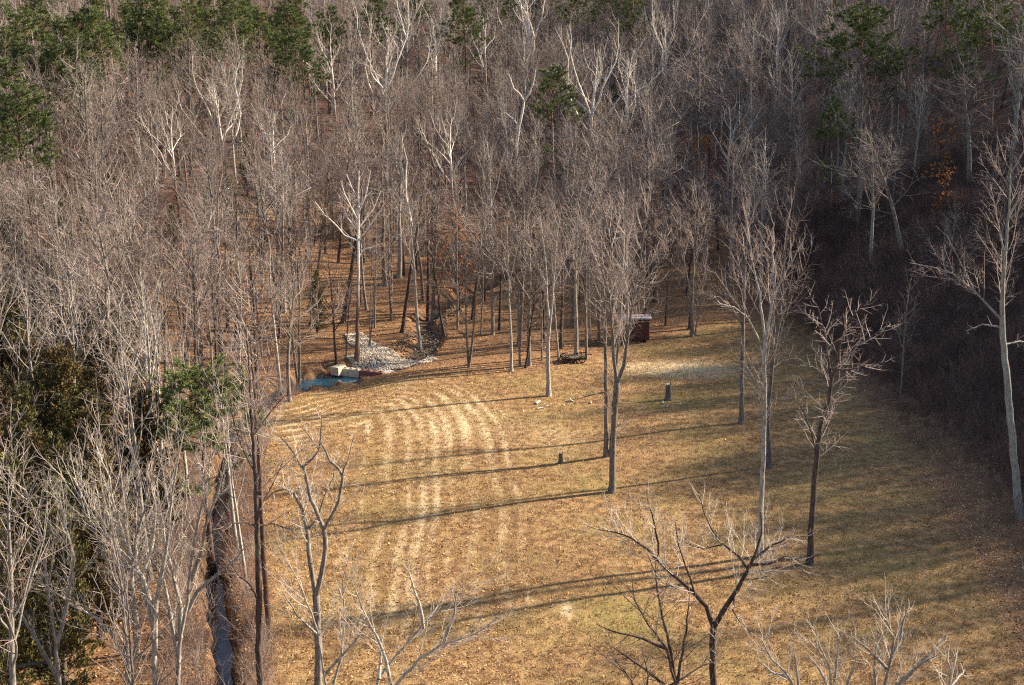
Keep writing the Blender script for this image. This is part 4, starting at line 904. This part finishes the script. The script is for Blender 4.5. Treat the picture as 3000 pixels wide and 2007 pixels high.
opn = inside(ux, uy, OPENF)
pts = []
for x, y, z, b_, o_ in zip(ux, uy, uz, bad, opn):
    if b_ or (o_ and rw.random() > .06): continue
    pts.append((x, y, z, rw.uniform(.55, 1.15), rw.uniform(0, 6.28), rw.choice((0, 1, 0, 2) if x > 30 and y < 150 else (0, 1, 2, 3, 3)), rw.gauss(0, .1)))
instancer('undergrowth', BUSH, pts, 'brown leafless brush and thin stems under the trees')

THK = [make_bush(81 + i_, h_, n_, m_, [(4.2, .45, 45, .2, 1.1, .013, .03), (5.5, .5, 42, .12, .45, .009, .0)]) for i_, (h_, n_, m_) in enumerate(((2.0, 11, BRUSH), (2.8, 10, THICK), (3.4, 8, THICK), (1.3, 12, BRUSH)))]
pts = []
for _ in range(9000):
    y = rw.uniform(46, 160); x = rw.uniform(28, 72)
    e_ = x - 31.8 - 1.2 * math.sin(y * .09) + max(y - 118, 0) * .12
    if e_ < rw.uniform(-1.2, 1.5): continue
    k_ = 3 if e_ < 2.5 else rw.choice((0, 1, 2, 1))
    pts.append((x, y, 0, rw.uniform(.6, 1.15) * min(1, .5 + e_ * .12), rw.uniform(0, 6.28), k_, rw.gauss(0, .1)))
zt = H([p[0] for p in pts], [p[1] for p in pts]); pts = [(*p[:2], float(z_), *p[3:]) for p, z_ in zip(pts, zt)]
instancer('thicket', THK, pts, 'dark brown brush wall along the shaded bank')

# ------------------------------------------------------------------ leaf litter and grass
nr = np.random.default_rng(9)
def scatter(n, x0, x1, y0, y1):
    y = y0 + (y1 - y0) * nr.random(n) ** 1.25; x = nr.uniform(x0, x1, n); k = np.abs(x) < y * .45 + 3
    return x[k], y[k]
def quads(x, y, z, sx, sy, tilt, v, up=0.0):
    n = len(x); nx = nr.normal(0, tilt, n); ny = nr.normal(0, tilt, n); a = nr.uniform(0, 6.283, n)
    u = np.stack([np.cos(a), np.sin(a), nx], 1); w_ = np.stack([-np.sin(a), np.cos(a), ny], 1)
    if up: w_ = np.stack([nr.normal(0, .35, n), nr.normal(0, .35, n), np.full(n, 1.0)], 1)
    u *= (sx / 2)[:, None]; w_ *= (sy / (1 if up else 2))[:, None]; c_ = np.stack([x, y, z], 1)
    V = np.stack([c_ - u, c_ + u, c_ + u * .4 + w_, c_ - u * .4 + w_] if up else [c_ - u - w_ * .5, c_ + u - w_, c_ + u + w_ * .6, c_ - u + w_], 1).reshape(-1, 3)
    return V, np.arange(n * 4).reshape(-1, 4), np.repeat(v, 4)
x, y = scatter(330000, -75, 40, 46, 190)
incl = inside(x, y, CLEAR); dcr, ci_ = seg_dist(x, y, CREEK); dcl, _ = seg_dist(x, y, CLEAR, True)
keep = (dcr > .75) & (~incl | (nr.random(len(x)) < np.where(x < 0, .22, .06) * np.clip(1.3 - dcl / 16, .25, 1))) & (y < 178)
x, y = x[keep], y[keep]; z = H(x, y) + nr.uniform(.01, .05, len(x)); s = nr.uniform(.06, .13, len(x))
V, Fq, v = quads(x, y, z, s, s * .8, .45, nr.random(len(x)))
t = NT('fallen_leaves', .7, .3); t.color(t.ramp(t.attr('v'), [(0, (.13, .06, .03)), (.35, (.30, .15, .06)), (.7, (.50, .27, .11)), (.96, (.60, .36, .16)), (1, (.75, .55, .32))]))
o = link('leaf_litter', mesh_np('leaf_litter', V, Fq, t.m, smooth=False, attrs={'v': v})); o['kind'] = 'stuff'; o['label'] = 'fallen orange brown leaves on the woodland floor'
x, y = scatter(520000, -24, 36, 46, 138)
k = inside(x, y, CLEAR); x, y = x[k], y[k]
cl = np.sin(x * 2.1 + 2 * np.sin(y * 1.1)) * np.sin(y * 2.4 + 1.7 * np.sin(x * .9)) + .6 * np.sin(x * 5.3 + y * 1.7) * np.sin(y * 4.9 - x * 2.2)
k = nr.random(len(x)) < np.clip(.45 + cl * .45, .08, 1); x, y = x[k], y[k]
z = H(x, y); h = nr.uniform(.04, .13, len(x))
gsl = blob(x, y, 1990, 1082, 200, 30); h += .10 * gsl * nr.random(len(x))
V, Fq, v = quads(x, y, z, nr.uniform(.02, .06, len(x)), h, 0, np.clip(nr.normal(.5, .2, len(x)) + .35 * gsl, 0, 1), 1)
t = NT('dry_grass_blades', .8, .2); t.color(t.ramp(t.attr('v'), [(0, (.12, .085, .03)), (.4, (.31, .185, .08)), (.75, (.48, .31, .15)), (1, (.72, .54, .32))]))
o = link('dry_grass', mesh_np('dry_grass', V, Fq, t.m, smooth=False, attrs={'v': v})); o['kind'] = 'stuff'; o['label'] = 'short dry winter grass of the clearing'

# ------------------------------------------------------------------ rubble by the weir
def rocks(poly_px, n, s0, s1, name, label, mat, seed, pz=None):
    rr = np.random.default_rng(seed); P = [flat(*p, -.2) for p in poly_px]
    xs_ = [p[0] for p in P]; ys_ = [p[1] for p in P]
    x = rr.uniform(min(xs_), max(xs_), n * 3); y = rr.uniform(min(ys_), max(ys_), n * 3); k = inside(x, y, P); x, y = x[k][:n], y[k][:n]
    m = len(x); s = rr.uniform(s0, s1, m)
    basev = np.array([(sx, sy, sz) for sx in (-1, 1) for sy in (-1, 1) for sz in (-1, 1)] , float)
    fq = np.array([(0, 1, 3, 2), (4, 6, 7, 5), (0, 4, 5, 1), (2, 3, 7, 6), (0, 2, 6, 4), (1, 5, 7, 3)])
    V = basev[None] * rr.uniform(.55, 1.0, (m, 8, 3)); a = rr.uniform(0, 6.28, m); ca, sa = np.cos(a), np.sin(a)
    X = V[..., 0] * ca[:, None] - V[..., 1] * sa[:, None]; Y = V[..., 0] * sa[:, None] + V[..., 1] * ca[:, None]
    tl = rr.normal(0, .4, m); Z = V[..., 2] * .7 + X * tl[:, None]
    W = np.stack([X, Y, Z], -1) * s[:, None, None] / 2 + np.stack([x, y, H(x, y) + s * .12 + rr.uniform(0, .12, m)], 1)[:, None]
    Fq = (fq[None] + np.arange(m)[:, None, None] * 8).reshape(-1, 4)
    o = link(name, mesh_np(name, W.reshape(-1, 3), Fq, mat, smooth=False, attrs={'v': np.repeat(rr.random(m), 8)})); o['kind'] = 'stuff'; o['label'] = label
t = NT('limestone', .9, .2); t.color(t.mix(t.rng(t.noise(6, 3, t.obj()), .3, .7), t.ramp(t.attr('v'), [(0, (.42, .33, .25)), (.5, (.70, .60, .48)), (1, (.85, .77, .65))]), (.44, .35, .26)))
rocks([(1012, 1012), (1060, 1008), (1110, 1035), (1170, 1052), (1270, 1062), (1285, 1068), (1240, 1078), (1160, 1076), (1095, 1082), (1040, 1076), (1012, 1066), (1050, 1056), (1050, 1040), (1022, 1030)], 5200, .08, .24, 'rubble', 'pale broken stone heaped behind the weir', t.m, 3)
t2 = NT('wet_stone', .7, .3); t2.color(t2.ramp(t2.attr('v'), [(0, (.06, .045, .035)), (.6, (.17, .12, .09)), (1, (.42, .34, .27))]))
rocks([(1130, 1040), (1210, 1000), (1290, 960), (1380, 925), (1400, 935), (1310, 985), (1290, 1030), (1270, 1058), (1180, 1050)], 800, .08, .22, 'creek_stones', 'darker stones lining the creek hollow', t2.m, 4)
# ice / silt sheet
t = NT('pale_ice', .25, .5); t.color(t.mix(t.rng(t.noise(1.1, 3, t.obj()), .38, .55), (.32, .33, .30), (.72, .74, .76)))
V = [(*flat(px, py, -.45), -.45) for px, py in ((1092, 1088), (1140, 1080), (1200, 1075), (1212, 1082), (1170, 1090), (1150, 1097), (1130, 1100))]
me = bpy.data.meshes.new('ice_sheet'); me.from_pydata(V, [], [tuple(range(len(V)))]); me.materials.append(t.m)
o = link('ice_sheet', me); o['kind'] = 'structure'

# ------------------------------------------------------------------ small box builder
def boxes(L):
    """L rows: centre, size, rotation z, rotation x -> verts, quads"""
    Vs, Fs = [], []
    fq = np.array([(0, 1, 3, 2), (4, 6, 7, 5), (0, 4, 5, 1), (2, 3, 7, 6), (0, 2, 6, 4), (1, 5, 7, 3)])
    for i, (c_, s_, rz, rx) in enumerate(L):
        V = np.array([(a * s_[0] / 2, b * s_[1] / 2, d * s_[2] / 2) for a in (-1, 1) for b in (-1, 1) for d in (-1, 1)])
        if rx: V = V @ np.array([[1, 0, 0], [0, math.cos(rx), math.sin(rx)], [0, -math.sin(rx), math.cos(rx)]])
        if rz: V = V @ np.array([[math.cos(rz), math.sin(rz), 0], [-math.sin(rz), math.cos(rz), 0], [0, 0, 1]])
        Vs.append(V + np.array(c_)); Fs.append(fq + 8 * i)
    return np.concatenate(Vs), np.concatenate(Fs)
def bobj(name, L, mat, parent=None, bev=.01):
    V, Fq = boxes(L); o = link(name, mesh_np(name, V, Fq, mat, smooth=False), parent)
    if bev: b = o.modifiers.new('edge', 'BEVEL'); b.width = bev; b.segments = 1
    return o
def wood_mat(name, a, b, k=8):
    t = NT(name, .9, .15); mp = t.n.new('ShaderNodeMapping'); mp.inputs['Scale'].default_value = (k, k, .7); t.t.links.new(t.obj(), mp.inputs[0])
    f = t.noise(2, 4, mp.outputs[0], .6); t.color(t.mix(t.rng(f, .3, .7), a, b)); t.bump(f, .4, .02); return t.m
RED = wood_mat('red_brown_boards', (.055, .024, .022), (.115, .045, .038)); ROOFM = wood_mat('weathered_roof_felt', (.22, .17, .16), (.46, .38, .36), 3)
FASC = wood_mat('blue_grey_fascia', (.12, .20, .24), (.22, .30, .33)); TRIM = wood_mat('pale_trim', (.35, .22, .17), (.5, .36, .3)); BLK = wood_mat('black_timber', (.015, .012, .014), (.05, .04, .04))
# weir of moulded concrete blocks
def conc(name, a, b):
    t = NT(name, .9, .2); f = t.noise(5, 5, t.obj(), .7); t.color(t.mix(t.rng(f, .35, .65), a, b)); t.bump(f, .5, .02); return t.m
CB, CR = conc('tan_concrete', (.42, .35, .25), (.66, .57, .43)), conc('red_stained_concrete', (.15, .07, .06), (.26, .13, .11))
A, B = Vector((*flat(988, 1090, -.4), 0)), Vector((*flat(1124, 1096, -.2), 0))
dv = (B - A); ln = dv.length / 4; dv.normalize(); ang = math.atan2(dv.y, dv.x)
lab = ['tan concrete block of the weir touching the end block', 'tan concrete block second from the end block', 'red stained concrete block next to the tan ones', 'red stained concrete block sinking into the grass bank']
for i in range(4):
    c_ = A + dv * ln * (i + .5); zc = -.62 - .03 * i
    e = empty('concrete_block', lab[i], 'concrete block', (c_.x, c_.y, zc), 'concrete blocks of the weir'); e.rotation_euler = (0, 0, ang + (.02, -.015, .03, .05)[i])
    m_ = CB if i < 2 else CR
    bobj('block_body', [((0, 0, .22), (ln - .03, .62, 1.0), 0, 0)], m_, e, .03)
    for j in range(2): bobj('stud', [((-ln / 4 + j * ln / 2, .05, .765), (.26, .26, .09), 0, 0)], m_, e, .03)
ex, ey = flat(990, 1083, 0)
e = empty('concrete_block', 'end block of tan concrete set crosswise on the weir', 'concrete block', (ex, ey + .25, -.35), 'concrete blocks of the weir'); e.rotation_euler = (0, 0, R(62))
bobj('block_body', [((0, 0, .25), (1.35, .95, .85), 0, 0)], CB, e, .04)
bobj('stud', [((.3, 0, .71), (.26, .26, .08), 0, 0)], CB, e, .02)
# shed
sx, sy, sz = at(1878, 1003); sc_ = F / proj(sx, sy, sz)[2]
Wd, Hh, Dp = 2.5, 2.25, 2.0
sx = (1903 - 1500) / sc_ - Wd / 2
e = empty('shed', 'small red brown wooden shed with a grey flat roof', 'shed', (sx, sy + 1.0, hz(sx, sy + 1))); e.rotation_euler = (0, 0, R(-4))
z0 = .22
bobj('front_wall', [((-Wd / 2 + (i + .5) * Wd / 10, -Dp / 2, z0 + Hh / 2), (Wd / 10 - .012, .05 + .012 * (i % 2), Hh), 0, 0) for i in range(10)], RED, e, .004)
bobj('back_wall', [((0, Dp / 2, z0 + Hh / 2 - .1), (Wd, .05, Hh - .2), 0, 0)], RED, e)
bobj('side_wall', [((-Wd / 2 + .03, 0, z0 + Hh / 2 - .03), (.05, Dp - .06, Hh - .06), 0, 0)], RED, e)
sw = bobj('side_wall', [((Wd / 2 - .03, 0, z0 + Hh / 2 - .03), (.05, Dp - .06, Hh - .06), 0, 0)], RED, e)
dr = bobj('door', [((Wd / 2 + .02, 0, z0 + .95), (.04, 1.2, 1.8), 0, 0)], wood_mat('red_door_baked_sun', (.20, .085, .065), (.30, .13, .10)), e)  # lighter red than the walls: sunlight on this side is put into the colour
bobj('brace', [((Wd / 2 + .055, 0, z0 + 1.0), (.02, 1.5, .10), 0, R(50))], TRIM, dr, 0)
bobj('roof', [((.04, -.02, z0 + Hh + .06), (Wd + .36, Dp + .4, .07), 0, R(-2))], ROOFM, e)
bobj('fascia', [((.04, -Dp / 2 - .235, z0 + Hh + .05), (Wd + .36, .025, .13), 0, 0)], FASC, e, 0)
for k in (-1, 1): bobj('skid', [((k * .85, 0, .06), (.16, Dp + .2, .32), 0, 0)], BLK, e)
# old farm frame
fx, fy, fz = at(1680, 1062); RUSTM = wood_mat('rusty_iron', (.02, .014, .012), (.075, .05, .04))
e = empty('farm_frame', 'low dark rusty farm frame lying on leaves between thin trees', 'farm implement', (fx, fy + .4, fz)); e.rotation_euler = (0, 0, R(8))
bobj('frame', [((0, s * .65, .42), (2.3, .10, .12), 0, 0) for s in (-1, 1)] + [((k, 0, .42), (.08, 1.28, .10), 0, 0) for k in (-1.1, -.4, .4, 1.1)], RUSTM, e)
bobj('deck', [((-.95 + i * .32, 0, .52), (.24, 1.25, .05), 0, R((i % 3 - 1) * 2)) for i in range(7)], wood_mat('grey_planks', (.05, .045, .035), (.13, .12, .085)), e)
bobj('tongue', [((1.55, .45, .55), (.9, .09, .09), R(18), 0), ((.9, .62, .72), (1.1, .08, .08), R(6), 0)], RUSTM, e)
def wheel(parent, x, y):
    n = 16; L = []
    V, Fq = [], []
    for i in range(n):
        a = i * 2 * math.pi / n
        for r_, yy in ((.36, -.05), (.36, .05), (.27, .05), (.27, -.05)): V.append((x + r_ * math.cos(a), y + yy, .36 + r_ * math.sin(a)))
    for i in range(n):
        for j in range(4): a, b = i * 4, ((i + 1) % n) * 4; Fq.append((a + j, b + j, b + (j + 1) % 4, a + (j + 1) % 4))
    V = np.array(V); Fq = np.array(Fq); Vs_, Fs_ = boxes([((x, y, .36), (.56, .04, .04), 0, 0), ((x, y, .36), (.04, .04, .56), 0, 0)])
    V2, F2, _m = join([(V, Fq), (Vs_, Fs_)]); link('wheel', mesh_np('wheel', V2, F2, RUSTM, smooth=False), parent)
for x_, y_ in ((-.85, -.78), (.75, -.78), (-.85, .78), (.75, .78)): wheel(e, x_, y_)
# stumps
CUT = wood_mat('fresh_cut_wood', (.55, .45, .34), (.80, .70, .58), 5)
def stump(px, py, wpx, hpx, label, seed):
    rng = random.Random(seed); x, y, z = at(px, py); s = F / proj(x, y, z)[2]; r = wpx / s / 2; h = hpx / s / cp; n = 14
    e = empty('tree_stump', label, 'tree stump', (x, y, z)); V, Fq = [], []
    rr = [1 + .12 * math.sin(3 * i * 6.283 / n + seed) + rng.uniform(-.05, .05) for i in range(n)]
    prof = ((-.2, 1.9), (.05, 1.6), (.16, 1.15), (.5, 1.0), (1.0, .93))
    for k_, (zz_, m_) in enumerate(prof):
        for i in range(n): a = i * 6.283 / n; q = r * m_ * (1 + (rr[i] - 1) * (2.2 - k_ * .3)); V.append((q * math.cos(a), q * math.sin(a), zz_ * h + (rng.uniform(-.02, .05) if k_ == 4 else 0)))
    for k_ in range(4):
        for i in range(n): Fq.append((k_ * n + i, k_ * n + (i + 1) % n, (k_ + 1) * n + (i + 1) % n, (k_ + 1) * n + i))
    link('bark', mesh_np('bark', V, Fq, BARK, smooth=True), e)
    me = bpy.data.meshes.new('cut_top'); me.from_pydata([(v_[0] * .97, v_[1] * .97, v_[2] + .004) for v_ in V[-n:]], [], [tuple(range(n))]); me.materials.append(CUT); link('cut_top', me, e)
    me.update(); bobj('splinter', [((r * .75, 0, h * 1.0 + .04), (r * .25, r * .9, .22), 0, R(8))], BARK_DARK, e, 0)
    return e
stump(1957, 1172, 15, 46, 'tall sawn tree stump with wood chips around it', 3)
stump(1643, 1358, 12, 30, 'short split tree stump standing in the lower grass', 5)
# cut logs and chips
lg = random.Random(8)
LG = [(1576, 1182, 15, 1.05, 'short pale cut log, longest of the scattered pieces'), (1584, 1198, 11, .3, 'pale cut log just below the longest piece'), (1604, 1190, 5, .6, 'small chunk of cut wood beside the scattered logs'), (1652, 1188, 6, 1.3, 'small pale chunk midway along the scattered wood'),
      (1673, 1176, 12, 2.0, 'bent bare branch among the scattered wood'), (1731, 1182, 9, 1.4, 'upright leaning chunk close to the joined trunks'), (1818, 1182, 8, 1.2, 'dark and pale chunk past the forking tree'), (1844, 1182, 6, .1, 'flat pale chip in line with the tall stump'),
      (1942, 1182, 9, 1.5, 'pale chip leaning at the foot of the tall stump'), (1944, 1192, 5, .2, 'small chip in front of the tall stump'), (1955, 1192, 5, 1.1, 'tiny bright chip right of the other stump chips'), (1992, 1185, 7, .4, 'chip on the shed side of the tall stump'), (1534, 1205, 5, .9, 'stray pale chip before the longest log')]
for px, py, w_, a_, lb in LG:
    x, y, z = at(px, py); s = F / proj(x, y, z)[2]; L_ = max(w_ / s * 1.5, .22); r_ = max(.05, L_ * .17)
    P, Rr = shoot(lg, (-L_ / 2, 0, 0), (1, 0, .12), L_, r_, r_ * .85, 4, .16, 0); V, Fq = tubes([(P, Rr)], 7)
    o = link('cut_log', mesh_np('cut_log', V, Fq, CUT if 'dark' not in lb else BARK), None, (x, y, z + r_ * .8)); o.rotation_euler = (0, -.12, a_)
    tag(o, lb, 'log', 'cut wood scattered on the grass')
# brush heap by the shed
def heap(px, py, rx, h, n, label, name='brush_heap'):
    rng = random.Random(px); x, y, z = at(px, py); out = []
    for i in range(n):
        a = rng.uniform(0, 6.28); r_ = rx * rng.random(); d = rng.uniform(0, 6.28)
        Q, q = shoot(rng, (r_ * math.cos(a), r_ * .6 * math.sin(a), rng.uniform(0, h * (1 - r_ / rx))), vnorm((math.cos(d), math.sin(d), rng.uniform(-.15, .4))), rng.uniform(.5, 1.6), .022, .008, 4, .25, 0)
        out.append((Q, q)); sub(rng, Q, q, out, BS, 0, .3)
    V, Fq = tubes(out, 3); return tag(link(name, mesh_np(name, V, Fq, BARK_DARK), None, (x, y, z)), label, 'brush heap')
heap(1752, 1012, 1.5, .8, 60, 'low dark heap of cut brush against paired stems'); heap(1822, 1010, 1.0, .6, 35, 'small brush heap at the shed corner')
# log lying in the pool
x, y = flat(1022, 1124, -.65); P, Rr = shoot(lg, (-.75, 0, 0), (1, .1, .03), 1.5, .13, .08, 5, .12, 0); V, Fq = tubes([(P, Rr)], 8)
o = link('driftwood_log', mesh_np('driftwood_log', V, Fq, BARK), None, (x, y, -.62)); o.rotation_euler = (0, 0, .35); tag(o, 'dark driftwood log lodged at the pool edge below the weir', 'log')
